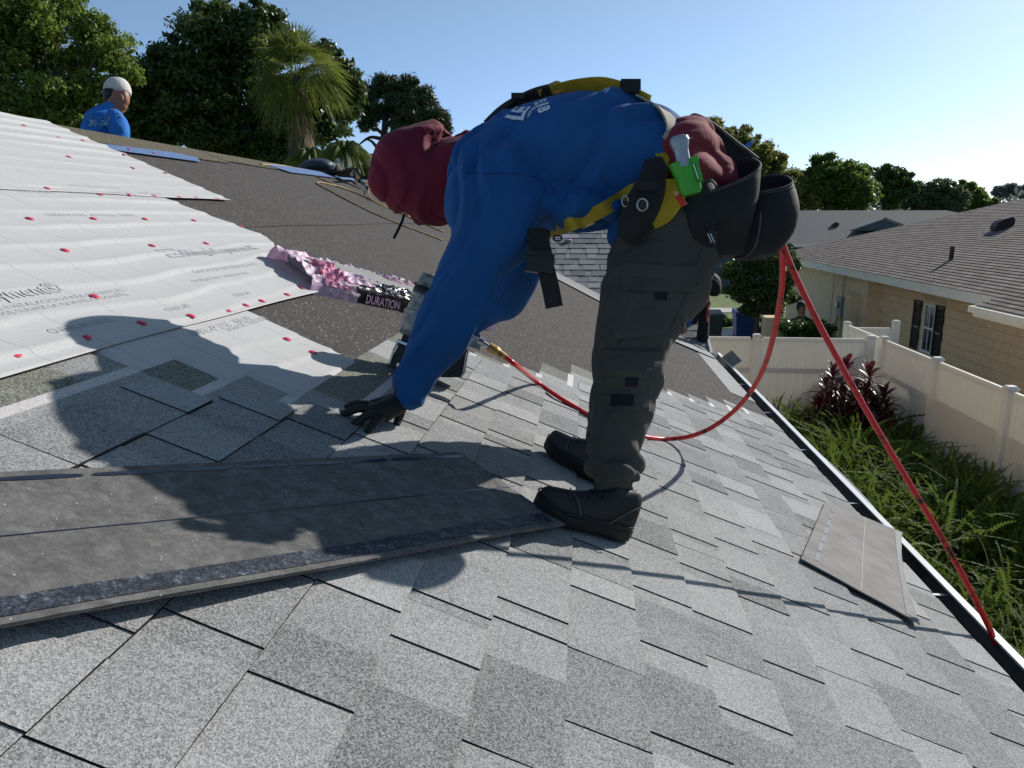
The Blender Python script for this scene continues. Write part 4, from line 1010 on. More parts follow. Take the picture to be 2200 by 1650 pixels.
def fuse(name, parts, mat, parent, voxel=.008, smooth=4, folds=None, label=None):
    """union of closed shapes as one continuous skin, with fold relief added."""
    m = MB()
    for vs, fs in parts: m.add(vs, fs)
    me = bpy.data.meshes.new(name); me.from_pydata(m.v, [], m.f); bm = bmesh.new(); bm.from_mesh(me); bmesh.ops.recalc_face_normals(bm, faces=bm.faces); bm.to_mesh(me); bm.free()
    o = bpy.data.objects.new(name, me); SC.collection.objects.link(o)
    r = o.modifiers.new('r', 'REMESH'); r.mode = 'VOXEL'; r.voxel_size = voxel; r.use_smooth_shade = True
    if smooth: q = o.modifiers.new('s', 'SMOOTH'); q.iterations = smooth; q.factor = .5
    dg = bpy.context.evaluated_depsgraph_get(); me2 = bpy.data.meshes.new_from_object(o.evaluated_get(dg)); me2.name = name
    bpy.data.objects.remove(o); bpy.data.meshes.remove(me)
    if folds:
        n = len(me2.vertices); co = np.empty(n*3); me2.vertices.foreach_get('co', co); co = co.reshape(-1, 3)
        no = np.empty(n*3); me2.vertices.foreach_get('normal', no); no = no.reshape(-1, 3)
        for i in range(n):
            co[i] += no[i]*folds(Vector(co[i]), Vector(no[i]))
        me2.vertices.foreach_set('co', co.ravel()); me2.update()
    me2.materials.clear(); me2.materials.append(mat); me2.polygons.foreach_set('use_smooth', [True]*len(me2.polygons))
    oo = link(bpy.data.objects.new(name, me2), parent)
    if label: oo['label'] = label
    return oo
RV = Vector((math.cos(YAW), math.sin(YAW), 0)); FV = Vector((-math.sin(YAW)*math.cos(PITCH), math.cos(YAW)*math.cos(PITCH), -math.sin(PITCH))); UV_ = RV.cross(FV)
def ridged(x): return 1-2*abs(x)
def folder(amp, fr, dirs, seed=0, fine=.0):
    """cloth folds: wandering crests running along each dir (view right, up, forward), masked in patches."""
    D = []
    for d, w in dirs:
        d = (RV*d[0]+UV_*d[1]+FV*d[2]).normalized(); a = d.cross(FV).normalized(); D.append((d, a, a.cross(d), w))
    def f(p, n):
        h = 0
        for k, (d, a, b, w) in enumerate(D):
            wob = noise.noise(p*3.1+Vector((seed+k*5.1, 0, 0)))*9+noise.noise(p*7+Vector((0, seed+k, 0)))*1.6
            ph = (p.dot(a)+.5*p.dot(b))*fr*5.6+wob; m = max(0, min(1, .35+1.7*noise.noise(p*4.2+Vector((0, seed+k*2.7, 3)))))
            c = .5+.5*math.sin(ph); h += w*m*(c**4-.9*(1-c)**8)
        h += .5*noise.noise(p*6+Vector((seed, 5, 0)))
        return amp*h+fine*noise.noise(p*60)
    return f
def project_print(txt, o, px, py, k, size, ang, mat, parent, name='printed_lettering', bold=.02, off=.0025, shear=0, tall=1):
    """flat lettering wrapped on a garment: shot onto its surface along the normal there."""
    dgm = o.data; bv = BVHTree.FromPolygons([v.co[:] for v in dgm.vertices], [p.vertices[:] for p in dgm.polygons])
    vs, fs = text_verts(txt, size, bold); out = []; ca, sa = math.cos(ang), math.sin(ang)
    camp = Vector((0, 0, CH)); bad = False
    hit0 = bv.ray_cast(camp, ray(px, py).normalized()); c0 = hit0[0] if hit0[0] else P(px, py, k); n0 = hit0[1] if hit0[0] else -FV
    if n0.dot(FV) > 0: n0 = -n0
    r_ = (RV-n0*RV.dot(n0)).normalized(); u_ = n0.cross(r_)
    if u_.dot(UV_) < 0: u_ = -u_
    for v in vs:
        x, y = v.x, v.y*tall; p = c0+r_*(x*ca-y*sa)+u_*(x*sa+y*ca)
        h = bv.find_nearest(p+n0*.03)
        nn = h[1] if h[1].dot(n0) > 0 else -h[1]
        out.append(h[0]+nn*off)
    m = MB(); m.add(out, fs); return m.build(name, mat, parent)
def ribbon(name, pts, wdir, width, thick, mat, parent, sub=6, n_out=None, m=None):
    """flat webbing through pts; wdir gives the width direction."""
    cc = catmull(pts, sub); L = len(cc); own = m is None; m = m or MB(); vs = []
    for i, c in enumerate(cc):
        t = (cc[min(i+1, L-1)]-cc[max(i-1, 0)]).normalized(); wd = wdir[min(len(wdir)-1, int(i/max(1, L-1)*(len(wdir)-1)+.5))] if isinstance(wdir, list) else wdir
        wv = (wd-t*wd.dot(t)).normalized(); nv = t.cross(wv)
        for a, b in ((-1,-1),(1,-1),(1,1),(-1,1)): vs.append(c+wv*a*width/2+nv*b*thick/2)
    fs = [(i*4+j, i*4+(j+1)%4, (i+1)*4+(j+1)%4, (i+1)*4+j) for i in range(L-1) for j in range(4)]+[(3,2,1,0), tuple(range((L-1)*4, L*4))]
    m.add(vs, fs)
    return m.build(name, mat, parent) if own else m
def hand(name, wrist, knuckles, tips, thumb, mat, parent, rf=.0095, palm_r=.017, voxel=.003, arch=.02, up=None):
    """gloved hand: palm from wrist to four knuckles, four fingers and a thumb, fused."""
    up = up or RN; parts = []
    def tb(pts, rs, n=10):
        m = MB(); m.tube(catmull(pts, 4), [x.x for x in catmull([Vector((r, 0, 0)) for r in rs], 4)], n); return m.v, [f[::-1] for f in m.f]
    W = Vector(wrist); kc = sum((Vector(k) for k in knuckles), Vector())/4
    for k in knuckles:
        k = Vector(k); parts.append(tb([W.lerp(k, -.12), W.lerp(k, .3), k], [palm_r*1.25, palm_r*1.2, palm_r*.85])); 
    for a, b in zip(knuckles[:-1], knuckles[1:]): parts.append(tb([Vector(a), Vector(b)], [palm_r*.8, palm_r*.8]))
    for k, t in zip(knuckles, tips):
        k, t = Vector(k), Vector(t); mid = k.lerp(t, .48)+up*arch; parts.append(tb([k, mid, k.lerp(t, .8)+up*arch*.45, t], [rf*1.15, rf*1.05, rf, rf*.85]))
    th = [Vector(x) for x in thumb]; parts.append(tb(th, [rf*1.5, rf*1.25, rf*1.1, rf*.95][:len(th)]))
    m = MB(); [m.add(v, f) for v, f in parts]
    return fuse(name, parts, mat, parent, voxel, 2)
def shoe(name, heel, toe, up, parent, mat, solem, L=None, w=.047, collar=.095, side=None, opening=True):
    """shoe from heel and toe points on the roof: sole slab, fused upper, laces."""
    heel, toe = Vector(heel), Vector(toe); f = (toe-heel); L = f.length; f.normalize(); s = f.cross(up).normalized()
    prof = [(-.02, .55), (.04, .8), (.15, .92), (.35, .86), (.55, .96), (.72, 1.06), (.86, .92), (.95, .62), (1.0, .25)]
    root = bpy.data.objects.new(name, None); link(root, parent)
    m = MB(); n = len(prof)
    for z, k in ((.0, .94), (.006, 1.0), (.026, 1.03), (.030, .98)):
        for q, ww in prof: m.v.append(tuple(heel+f*L*q+s*w*ww*k+up*(z+(.012*max(0, q-.75)/.25))))
        for q, ww in reversed(prof): m.v.append(tuple(heel+f*L*q-s*w*ww*k+up*(z+(.012*max(0, q-.75)/.25))))
    N = 2*n
    for l in range(3): m.f += [(l*N+i, l*N+(i+1)%N, (l+1)*N+(i+1)%N, (l+1)*N+i) for i in range(N)]
    m.f += [tuple(range(N))[::-1], tuple(range(3*N, 4*N))]; m.m = [0]*len(m.f); m.t = [.5]*len(m.f); m.build('sole', solem, root, smooth=False)
    secs = [(-.01, .66, .095), (.06, .86, .108), (.16, .92, .104), (.30, .88, .108), (.42, .90, .082), (.55, .95, .068), (.70, 1.0, .056), (.84, .88, .050), (.94, .60, .044), (.985, .3, .034)]
    vs = []; nn = 20
    for q, ww, h in secs:
        c = heel+f*L*q+up*(.018+(.010*max(0, q-.75)/.25))
        for j in range(nn):
            t = 2*math.pi*j/nn; x = math.cos(t); y = math.sin(t); yy = (abs(y)**.75)*(1 if y > 0 else -.25)
            vs.append(c+s*w*ww*.97*(abs(x)**.85*(1 if x > 0 else -1))*(1-.38*max(0, yy)**1.5)+up*h*max(0, yy) if yy > 0 else c+s*w*ww*.97*(abs(x)**.85*(1 if x > 0 else -1))-up*.004)
    k = len(secs); fs = [(i*nn+j, i*nn+(j+1)%nn, (i+1)*nn+(j+1)%nn, (i+1)*nn+j) for i in range(k-1) for j in range(nn)]+[tuple(range(nn))[::-1], tuple(range((k-1)*nn, k*nn))]
    fuse('upper', [(vs, fs)], mat, root, .005, 3)
    m = MB()
    for i in range(6):
        q = .40+.065*i; h = .088-.0065*i*1.0; c = heel+f*L*q+up*(h*.93+.014)
        m.tube([c-s*.024-up*.008+f*.006*(-1)**i, c+up*.003, c+s*.024-up*.008-f*.006*(-1)**i], .0028, 6)
    m.build('laces', M['black'], root)
    m = MB(); m.tube(catmull([heel+f*L*q+s*w*ww*1.0+up*h for q, ww, h in ((.0,.6,.040),(.08,.86,.042),(.3,.9,.040),(.55,.97,.038),(.8,1.0,.040),(.95,.62,.046),(1.0,.1,.048))]+[heel+f*L*q-s*w*ww*1.0+up*h for q, ww, h in ((.95,.62,.046),(.8,1.0,.040),(.55,.97,.038),(.3,.9,.040),(.08,.86,.042),(.0,.6,.040))], 4), .0022, 6); m.build('welt', M['sole'], root)
    for sg in (-1, 1):
        m = MB(); m.tube(catmull([heel+f*L*q+s*sg*w*ww+up*h for q, ww, h in ((.02,.60,.098),(.12,.80,.086),(.22,.86,.060),(.30,.93,.040))], 4), .0018, 6); m.build('overlay_seam', M['stitch'], root); m = MB(); m.tube(catmull([heel+f*L*q+s*sg*w*ww+up*h for q, ww, h in ((.70,.30,.074),(.66,.70,.066),(.62,.93,.045),(.60,.99,.036))], 4), .0018, 6); m.build('overlay_seam', M['stitch'], root)
    return root

# ================================================================== THE MAN BENDING OVER
man = thing('person', 'man bent double in blue long sleeve shirt and dark cargo trousers, laying shingles', 'person', tuple(roof(.05, 2.05)))
KT = 2.11
def kx(px): return 2.0+.24*(1480-px)/580
# body: one continuous figure under the clothes
bodyp = [
 limb([(1470,410,KT,56,.11),(1370,345,KT,70,.11),(1250,345,KT,78,.12),(1140,360,KT,78,.13),(1060,380,KT,50,.12)]),
 limb([(1070,372,kx(1070),34,.055),(1000,372,kx(1000),34,.055),(960,380,kx(960),42,.06)]),
 limb([(1000,368,kx(1000)+.02,38,.06),(950,382,kx(950)+.03,62,.078),(895,392,kx(895)+.03,66,.08),(855,400,kx(855)+.03,50,.065)]),
 limb([(1075,370,2.03,48,.06),(1058,460,1.99,46,.055),(1035,560,1.96,40,.05),(975,680,1.945,34,.042),(905,800,1.985,24,.032),(862,872,2.0,20,.026)]),
 limb([(1090,400,2.32,48,.06),(1108,500,2.38,44,.052),(1098,600,2.42,38,.048),(1050,655,2.46,28,.04),(1005,700,2.49,20,.03)]),
 limb([(1475,430,2.05,60,.09),(1430,530,2.0,62,.085),(1375,670,1.95,52,.075),(1350,760,1.93,44,.065),(1335,880,1.915,38,.055),(1310,1040,1.89,24,.042),(1300,1090,1.89,24,.042)]),
 limb([(1475,430,2.18,60,.09),(1400,580,2.27,62,.09),(1345,720,2.31,44,.07),(1320,860,2.32,36,.055),(1282,990,2.32,22,.04)]),
]
# face: brow, nose, lips, chin looking down at the roof
for x, y, rr_ in ((872,452,.018),(848,440,.014),(893,462,.014),(905,470,.013)):
    c = P(x, y, kx(x)+.03); bodyp.append(blob(c, rr_, rr_, rr_, 8))
body = fuse('body', bodyp, M['skin'], man, .009, 3)
# shirt
shirt_parts = [
 limb([(1000,385,kx(1000),62,0.139),(1040,378,kx(1040),90,0.168),(1110,360,kx(1110),116,0.176),(1200,350,kx(1200),136,0.168),(1290,338,kx(1290),134,0.160),(1370,336,kx(1370),110,0.148),(1435,352,kx(1435),92,0.139),(1480,385,kx(1480),84,0.135)], 28),
 limb([(1085,330,2.08,60,.09),(1072,400,2.02,100,.105),(1056,500,1.985,94,.095),(1021,565,1.97,69,.082),(978,650,1.965,61,.072),(938,730,1.965,54,.062),(899,800,1.985,44,.052),(873,858,2.0,37,.045)], 24),
 limb([(1090,360,2.28,90,.10),(1104,470,2.36,85,.09),(1100,550,2.38,72,.08),(1080,610,2.43,66,.075),(1035,655,2.47,52,.06),(995,695,2.48,40,.05)], 20),
 # hem hanging below the belly and the tail by the hip
 limb([(1190,440,kx(1190),50,.16),(1260,440,kx(1260),46,.17),(1320,445,kx(1320),34,.15),(1350,440,kx(1350),22,.13)], 20),
 limb([(1375,430,1.99,36,.05),(1345,490,2.0,30,.045),(1332,525,2.01,15,.03)], 14),
 limb([(1430,455,1.955,22,.05),(1465,458,1.93,20,.04),(1500,475,1.93,8,.03)], 12)]
ff = folder(.0165, 11, [((.75, .65, 0), 1.0), ((.35, .9, .2), .7)], 3, .0004)
shirt = fuse('shirt', shirt_parts, M['shirt'], man, .0075, 3, ff)
# sleeve seam
def on_mesh(o, pxs, off=.002):
    bv = BVHTree.FromPolygons([v.co[:] for v in o.data.vertices], [p.vertices[:] for p in o.data.polygons]); out = []
    for x, y in pxs:
        h = bv.ray_cast(Vector((0, 0, CH)), ray(x, y).normalized())
        if h[0]: out.append(h[0]-ray(x, y).normalized()*off)
    return out
def seam(o, pxs, mat, r=.0013, name='seam', sub=5):
    q = on_mesh(o, pxs, 0)
    if len(q) > 2: m = MB(); m.tube(catmull(q, sub), r, 5); return m.build(name, mat, o)
M['seam'] = plain('dark seam thread', (.008, .045, .16), .9)
M['seam2'] = plain('dark trouser seam', (.018, .02, .016), .9)
M['stitch'] = plain('grey stitching', (.09, .09, .085), .9)
seam(shirt, [(x, 372+.9*((x-1040)/13)**2*.08 if x < 1100 else 374+((x-1100)/92)**2*26) for x in range(1000, 1186, 8)]+[(1190,410),(1200,425)], M['seam'])
seam(shirt, [(1130,540),(1115,570),(1095,610),(1070,650),(1040,695),(1010,735),(985,770),(960,800)], M['seam'])
seam(shirt, [(838,836),(860,846),(880,858),(900,868)], M['seam'])
# printing on the back of the shirt
WP = M['pinkwhite'] = plain('white screen print', (.55, .62, .72), .7)
project_print('813', shirt, 1184, 236, 2, .052, math.radians(90+14), WP, shirt, bold=.03, tall=.9)
project_print('LE', shirt, 1122, 262, 2, .062, math.radians(62), WP, shirt, bold=.05, tall=1.0)
project_print('GENERAL CON', shirt, 1136, 254, 2, .016, math.radians(62), WP, shirt, bold=.01)
project_print('CELL', shirt, 1163, 232, 2, .014, math.radians(70), WP, shirt, bold=.01)
# hood
hood_parts = [
 limb([(1022,320,kx(1022),26,.10),(1000,338,kx(1000),48,.115),(975,372,kx(975)+.01,82,.12),(945,382,kx(945)+.02,98,.125),(905,374,kx(905)+.03,104,.13),(868,378,kx(868)+.03,92,.125),(836,396,kx(836)+.03,66,.11),(818,405,kx(818)+.03,38,.085)], 26),
 limb([(1015,300,kx(1015),14,.09),(985,318,kx(985),26,.11),(960,330,kx(960),30,.11)], 16),
 limb([(935,300,kx(935)+.02,34,.10),(905,292,kx(905)+.02,26,.10),(875,310,kx(875)+.02,30,.10)], 16)]
hf = folder(.0095, 12, [((.9, .25, 0), .8), ((.3, -.9, 0), .8)], 21, .0005)
def hoodfold(p, n):
    h = hf(p, n); return h
hood = fuse('hood', hood_parts, M['hood'], man, .0065, 2, hoodfold)
m = MB(); m.tube(catmull([P(868,462,2.17), P(862,480,2.16), P(846,512,2.15)], 4), .0042, 8); m.build('drawstring', M['dark_cloth'], hood)
seam(hood, [(905,272),(918,285),(932,305),(938,330)], M['hood'], .002)
# trousers
tp = [
 limb([(1500,385,2.02,72,.16),(1478,425,2.04,96,.18),(1455,470,2.06,104,.185)], 24),
 limb([(1478,430,2.02,98,.135),(1448,490,2.0,108,.135),(1420,575,1.98,112,.125),(1385,655,1.955,100,.115),(1356,735,1.935,82,.105),(1348,815,1.925,74,.095),(1334,895,1.915,61,.085),(1321,955,1.905,57,.08),(1317,1012,1.90,52,.072)], 26),
 limb([(1478,430,2.17,92,.13),(1415,560,2.26,84,.12),(1352,700,2.31,62,.10),(1328,820,2.325,52,.085),(1306,930,2.325,46,.075),(1294,1000,2.325,40,.07)], 22)]
pf0 = folder(.0090, 12, [((.75, .6, .1), .9), ((1, .1, 0), .8)], 11, .0005)
pf1 = folder(.013, 22, [((1, .18, 0), 1.0), ((1, -.35, 0), .6)], 15, .0)
zc0 = P(1320, 880, 1.91).z; zc1 = P(1316, 1010, 1.9).z
def pfold(p, n):
    t = max(0, min(1, (zc0-p.z)/(zc0-zc1))); return pf0(p, n)*(1-t)+pf1(p, n)*t
pants = fuse('trousers', tp, M['pants'], man, .007, 2, pfold)
seam(pants, [(1515,520),(1500,570),(1482,620),(1462,668),(1440,715),(1425,745)], M['stitch'], .0012)
seam(pants, [(1330,600),(1380,602),(1440,606),(1500,612)], M['seam2'], .0015)
seam(pants, [(1395,640),(1370,680),(1345,720),(1325,740)], M['seam2'], .0015)
# cargo pockets: flap and bellows laid on the leg surface
def patch(name, o, quad, off, thick, mat, parent, nx=8, ny=8, round_=0):
    bv = BVHTree.FromPolygons([v.co[:] for v in o.data.vertices], [p.vertices[:] for p in o.data.polygons]); vs = []; last = None
    (ax, ay), (bx, by), (cx, cy), (dx, dy) = quad; L = []
    for i in range(nx+1):
        for j in range(ny+1):
            s, t = i/nx, j/ny; x = (ax*(1-s)+bx*s)*(1-t)+(dx*(1-s)+cx*s)*t; y = (ay*(1-s)+by*s)*(1-t)+(dy*(1-s)+cy*s)*t
            d = ray(x, y).normalized(); h = bv.ray_cast(Vector((0, 0, CH)), d)
            kk = h[3] if h[0] is not None else None; L.append((d, kk))
    ks = [k for d, k in L if k is not None and k < 3.2]; med = sorted(ks)[len(ks)//2] if ks else 2
    for d, k in L:
        k = k if (k is not None and abs(k-med) < .25) else med+.07
        vs.append(Vector((0, 0, CH))+d*(k-off))
    n = len(vs); vs += [v+(v-Vector((0,0,CH))).normalized()*(thick+off) for v in vs]; I = lambda i, j: i*(ny+1)+j
    fs = [(I(i,j), I(i,j+1), I(i+1,j+1), I(i+1,j)) for i in range(nx) for j in range(ny)]
    for i in range(nx): fs += [(I(i,0), I(i+1,0), I(i+1,0)+n, I(i,0)+n), (I(i+1,ny), I(i,ny), I(i,ny)+n, I(i+1,ny)+n)]
    for j in range(ny): fs += [(I(0,j+1), I(0,j), I(0,j)+n, I(0,j+1)+n), (I(nx,j), I(nx,j+1), I(nx,j+1)+n, I(nx,j)+n)]
    m = MB(); m.add(vs, fs); ob = m.build(name, mat, parent, smooth=False); return ob
patch('pocket_flap', pants, [(1338,565),(1500,572),(1492,628),(1336,624)], .010, .006, M['pants'], pants)
patch('pocket', pants, [(1338,618),(1478,622),(1425,722),(1318,728)], .006, .004, M['pants'], pants)
patch('hook_tab', pants, [(1408,626),(1434,627),(1433,645),(1407,644)], .012, .004, M['dark_cloth'], pants, 3, 3)
patch('pocket_flap', pants, [(1296,752),(1424,756),(1420,812),(1292,808)], .014, .008, M['pants'], pants)
patch('pocket', pants, [(1298,806),(1412,810),(1408,884),(1298,882)], .009, .006, M['pants'], pants)
patch('hook_tab', pants, [(1345,812),(1371,813),(1370,831),(1344,830)], .015, .004, M['dark_cloth'], pants, 3, 3)
patch('label_patch', pants, [(1312,846),(1362,847),(1361,872),(1311,871)], .015, .004, M['dark_cloth'], pants, 3, 3)
# turned cuff and elastic ankle
m = MB(); m.v = []; 
fuse('cuff', [limb([(1318,985,1.895,54,.074),(1322,1008,1.895,54,.076),(1326,1024,1.895,46,.068)], 20), limb([(1335,985,1.88,28,.05),(1354,1000,1.89,24,.05),(1362,1012,1.90,18,.04)], 12), limb([(1318,1018,1.9,44,.062),(1314,1050,1.895,38,.055)], 16)], M['pants'], pants, .005, 2, pf1)
fuse('sock', [limb([(1314,1035,1.895,36,.05),(1314,1070,1.89,33,.048),(1310,1105,1.89,32,.045)], 14)], M['dark_cloth'], man, .005, 1)
# shoes stand on the roof
h_, t_ = R(1338,1150,.016), R(1143,1094,.016); up_ = RN
shoe('shoe', h_, t_, up_, man, M['shoe'], M['sole'], w=.052)
h_, t_ = R(1300,1040,.016), R(1168,962,.016); shoe('shoe', h_, t_, up_, man, M['shoe2'], M['sole'], w=.050)
fuse('sock', [limb([(1292,980,2.325,30,.05),(1284,1015,2.32,30,.045)], 12)], M['dark_cloth'], man, .006, 1)
# near gloved hand flat on the shingles, fingers spread
kw = lambda x, y, h: R(x, y, h)
hand('glove', P(872,858,2.0), [kw(797,873,.042), kw(802,882,.044), kw(812,890,.042), kw(824,896,.036)], [kw(741,877,.012), kw(733,892,.013), kw(757,914,.012), kw(788,930,.012)],
     [P(862,866,2.0), kw(862,882,.05), kw(856,900,.026), kw(851,914,.012)], M['glove'], man, rf=.0105, palm_r=.020, arch=.012)
# far gloved hand round the nailer handle
c = P(985,712,2.50); hd = (P(1010,725,2.50)-P(930,690,2.50)).normalized()
def around(c0, r, a0, a1, ax, n=4):
    e1 = ax.orthogonal().normalized(); e2 = ax.cross(e1); return [c0+(e1*math.cos(a0+(a1-a0)*i/(n-1))+e2*math.sin(a0+(a1-a0)*i/(n-1)))*r for i in range(n)]
gl = [limb([(1000,692,2.49,22,.032),(985,706,2.48,24,.034),(968,716,2.48,22,.03)], 14)]
for i in range(4):
    m = MB(); m.tube(catmull(around(c+hd*(.035-.024*i), .028, .3, 4.9, hd, 6), 3), .0105, 8); gl.append((m.v, [f[::-1] for f in m.f]))
m = MB(); m.tube(catmull([c+hd*.05+UV_*.02, c+hd*.02+UV_*.034-FV*.02, c-hd*.03+UV_*.02-FV*.03], 3), .0125, 8); gl.append((m.v, [f[::-1] for f in m.f]))
fuse('glove', gl, M['glove'], man, .0045, 2)

# harness
hz = thing('safety_harness', 'yellow and black webbing harness strapped round the bent man', 'harness', tuple(P(1300,330,KT)))
up, rt, fw = UV_, RV, FV
ribbon('back_strap', [P(1160,208,2.102), P(1195,198,2.088), P(1235,188,2.071), P(1290,183,2.049), P(1335,193,2.030), P(1372,210,2.015), P(1396,222,2.005)], [fw*.85-up*.5, fw*.85-up*.5, fw*.9-up*.45], .05, .004, M['webbing'], hz)
ribbon('back_strap', [P(1380,212,2.0), P(1400,222,1.96), P(1428,240,1.93), P(1444,265,1.90), P(1448,288,1.885), P(1438,308,1.88)], rt*.8+fw*.4-up*.3, .048, .006, M['webbing_dirty'], hz)
ribbon('back_strap', [P(1050,272,2.148), P(1078,246,2.136), P(1110,226,2.123), P(1150,208,2.107), P(1185,199,2.092)], fw*.85-up*.5, .05, .012, M['webbing_black'], hz)
ribbon('shoulder_strap', [P(1110,218,2.123), P(1085,236,2.133), P(1065,254,2.142)], fw, .05, .01, M['webbing_black'], hz)
m = MB(); m.tube(catmull([P(1118,212,2.120), P(1150,196,2.107), P(1180,184,2.094), P(1197,178,2.087), P(1206,190,2.083)], 4), .005, 8); m.build('d_ring', M['rope'], hz)
m = MB(); m.tube(catmull([P(1200,188,2.086), P(1212,181,2.081), P(1222,186,2.077)], 4), .003, 6); m.build('cord_loop', M['rope'], hz)
m = MB(); m.tube(catmull([P(1184,196,2.092), P(1192,180,2.089), P(1203,182,2.085), P(1204,196,2.084), P(1190,198,2.090)], 4), .007, 8); m.build('metal_link', M['brass'], hz)
m = MB(); m.obox(P(1112,214,2.122), rt*.018, up*.008, fw*.03); m.build('buckle', M['black'], hz)
m = MB(); m.tube([P(1332,190,2.031)+fw*.0, P(1371,188,2.015)], .001, 4); m = MB(); a = P(1352,198,2.023); m.obox(a+up*.006, rt*.026, up*.018, fw*.03); m.build('keeper_loop', M['webbing_black'], hz)
# belly strap, buckle, chest lanyard
q = on_mesh(shirt, [(1178,498),(1215,486),(1255,470),(1300,448),(1338,424),(1372,402)], .006)
ribbon('side_strap', q, up*.9+rt*-.4, .036, .004, M['webbing'], hz)
q = on_mesh(shirt, [(1246,474),(1272,462)], .012)
if len(q) == 2: ribbon('strap_buckle', [q[0], (q[0]+q[1])/2, q[1]], up*.9-rt*.4, .046, .008, M['brass'], hz)
q = [P(1372,400,1.875), P(1410,405,1.87), P(1440,410,1.865), P(1465,415,1.87)]
ribbon('leg_strap', q, up, .05, .005, M['webbing'], hz)
ribbon('leg_strap', [P(1452,385,1.85), P(1448,420,1.855), P(1425,455,1.86), P(1398,470,1.865)], rt, .055, .005, M['webbing'], hz)
ribbon('leg_strap', [P(1420,330,1.885), P(1428,350,1.875), P(1424,362,1.875)], rt*.8-up*.3, .03, .005, M['webbing'], hz)
ribbon('chest_strap', [P(1160,492,1.93), P(1158,520,1.92), P(1163,548,1.915), P(1170,570,1.91)], rt, .055, .006, M['webbing_black'], hz)
m = MB(); m.obox(P(1160,566,1.905), (rt*.035-up*.004), up*.024+rt*.002, fw*.012); m.obox(P(1160,545,1.90), rt*.031, up*.005, fw*.012); m.build('buckle', M['black'], hz)
ribbon('strap_tail', [P(1172,575,1.905), P(1181,610,1.90), P(1187,640,1.90), P(1191,660,1.90)], rt, .044, .007, M['webbing_black'], hz)
m = MB(); 
ring = [P(1198+9*math.cos(a), 512+6*math.sin(a), 1.93) for a in [2*math.pi*i/16 for i in range(17)]]; m.tube(ring, .0025, 6, cap=False); m.build('ring', M['black'], hz)

# black gadget pouch with round reel on the hip
gp = thing('hip_pouch', 'black hip pouch with two round steel eyelets at the man\'s waist', 'pouch', tuple(P(1375,440,1.86)))
def chain(o_pts, mat, name, parent, vox=.005, fold=None): return fuse(name, [limb(s, 18, sq=2.6) for s in o_pts], mat, parent, vox, 2, fold)
cf = folder(.003, 14, [((.2, 1, 0), 1)], 31, .0004)
chain([[(1404,378,1.88,28,.04),(1396,405,1.87,32,.045),(1380,440,1.86,38,.05),(1362,480,1.87,34,.045),(1348,508,1.89,24,.04)], [(1392,372,1.88,30,.04),(1425,362,1.88,26,.04)]], M['canvas'], 'pocket', gp, .005, cf)
def ringat(px, py, k, r, rr, mat, name, parent, w=1.0):
    m = MB(); m.tube([P(px+r*w*math.cos(a), py+r*math.sin(a), k) for a in [2*math.pi*i/28 for i in range(29)]], rr, 8, cap=False); return m.build(name, mat, parent)
m = MB(); m.tube([P(1380,440,1.80), P(1380,440,1.83)], .017, 24); m.build('hub', M['black'], gp)
ringat(1380,440,1.795,13,.0022,M['steel'],'eyelet',gp,.85)
ringat(1343,432,1.83,12,.0018,M['steel'],'eyelet',gp,.55)
ribbon('strap', [P(1362,395,1.80), P(1388,400,1.795), P(1412,398,1.80)], up, .02, .004, M['webbing_black'], gp)

# tool belt with two open pouches
tb = thing('tool_pouch', 'big black canvas tool pouch with two open pockets on the man\'s hip', 'tool pouch', tuple(P(1590,450,2.05)))
def pocket(name, rim, levels, parent, mat, thick=.004, n=40, rimmat=None, fold=None):
    """open pocket: levels of (px, py, k, half width px, half depth m, tilt) from rim to base."""
    rings = []
    for (px, py, k, w_, d_, tx, ty) in levels:
        c = P(px, py, k); a = (RV*math.cos(tx)+UV_*math.sin(tx))*w_*k/FPX; b = (FV*math.cos(ty)+UV_*math.sin(ty))*d_; rings.append(section_ring(c, a, b, n, 2.5))
    # interpolate between levels
    R2 = []; sub = 5
    for j in range(n):
        col = catmull([r[j] for r in rings], sub); R2.append(col)
    L = len(R2[0]); vs = []; cen = [sum((R2[j][i] for j in range(n)), Vector())/n for i in range(L)]
    for i in range(L):
        for j in range(n):
            p = R2[j][i]; h = fold(p, None) if fold else 0; vs.append(p+(p-cen[i]).normalized()*h)
    N = len(vs)
    for i in range(L):
        for j in range(n): vs.append(vs[i*n+j]+(cen[i]-vs[i*n+j]).normalized()*thick)
    fs = []
    for i in range(L-1):
        for j in range(n):
            a, b, c_, d = i*n+j, i*n+(j+1)%n, (i+1)*n+(j+1)%n, (i+1)*n+j
            fs += [(a, d, c_, b), (N+a, N+b, N+c_, N+d)]
    fs += [(j, (j+1)%n, N+(j+1)%n, N+j) for j in range(n)]
    fs += [tuple(range((L-1)*n, L*n))[::-1], tuple(range(N+(L-1)*n, N+L*n))]
    m = MB(); m.add(vs, fs); ob = m.build(name, mat, parent, smooth=True)
    m = MB(); m.tube([vs[j]+Vector((0,0,0)) for j in range(n)]+[vs[0]], thick*.8, 6, cap=False); m.build('bound_rim', rimmat or mat, ob)
    r2 = [vs[2*n+j]+(vs[2*n+j]-cen[2]).normalized()*.0012 for j in range(n)]; m = MB(); m.tube(r2+[r2[0]], .0011, 5, cap=False); m.build('stitching', M['stitch'], ob)
    return ob
M['binding'] = plain('worn grey binding', (.07, .068, .065), .8, var=.4, nsc=60)
pk = folder(.005, 9, [((.1, 1, 0), 1), ((.5, .8, .2), .5)], 41, .0004)
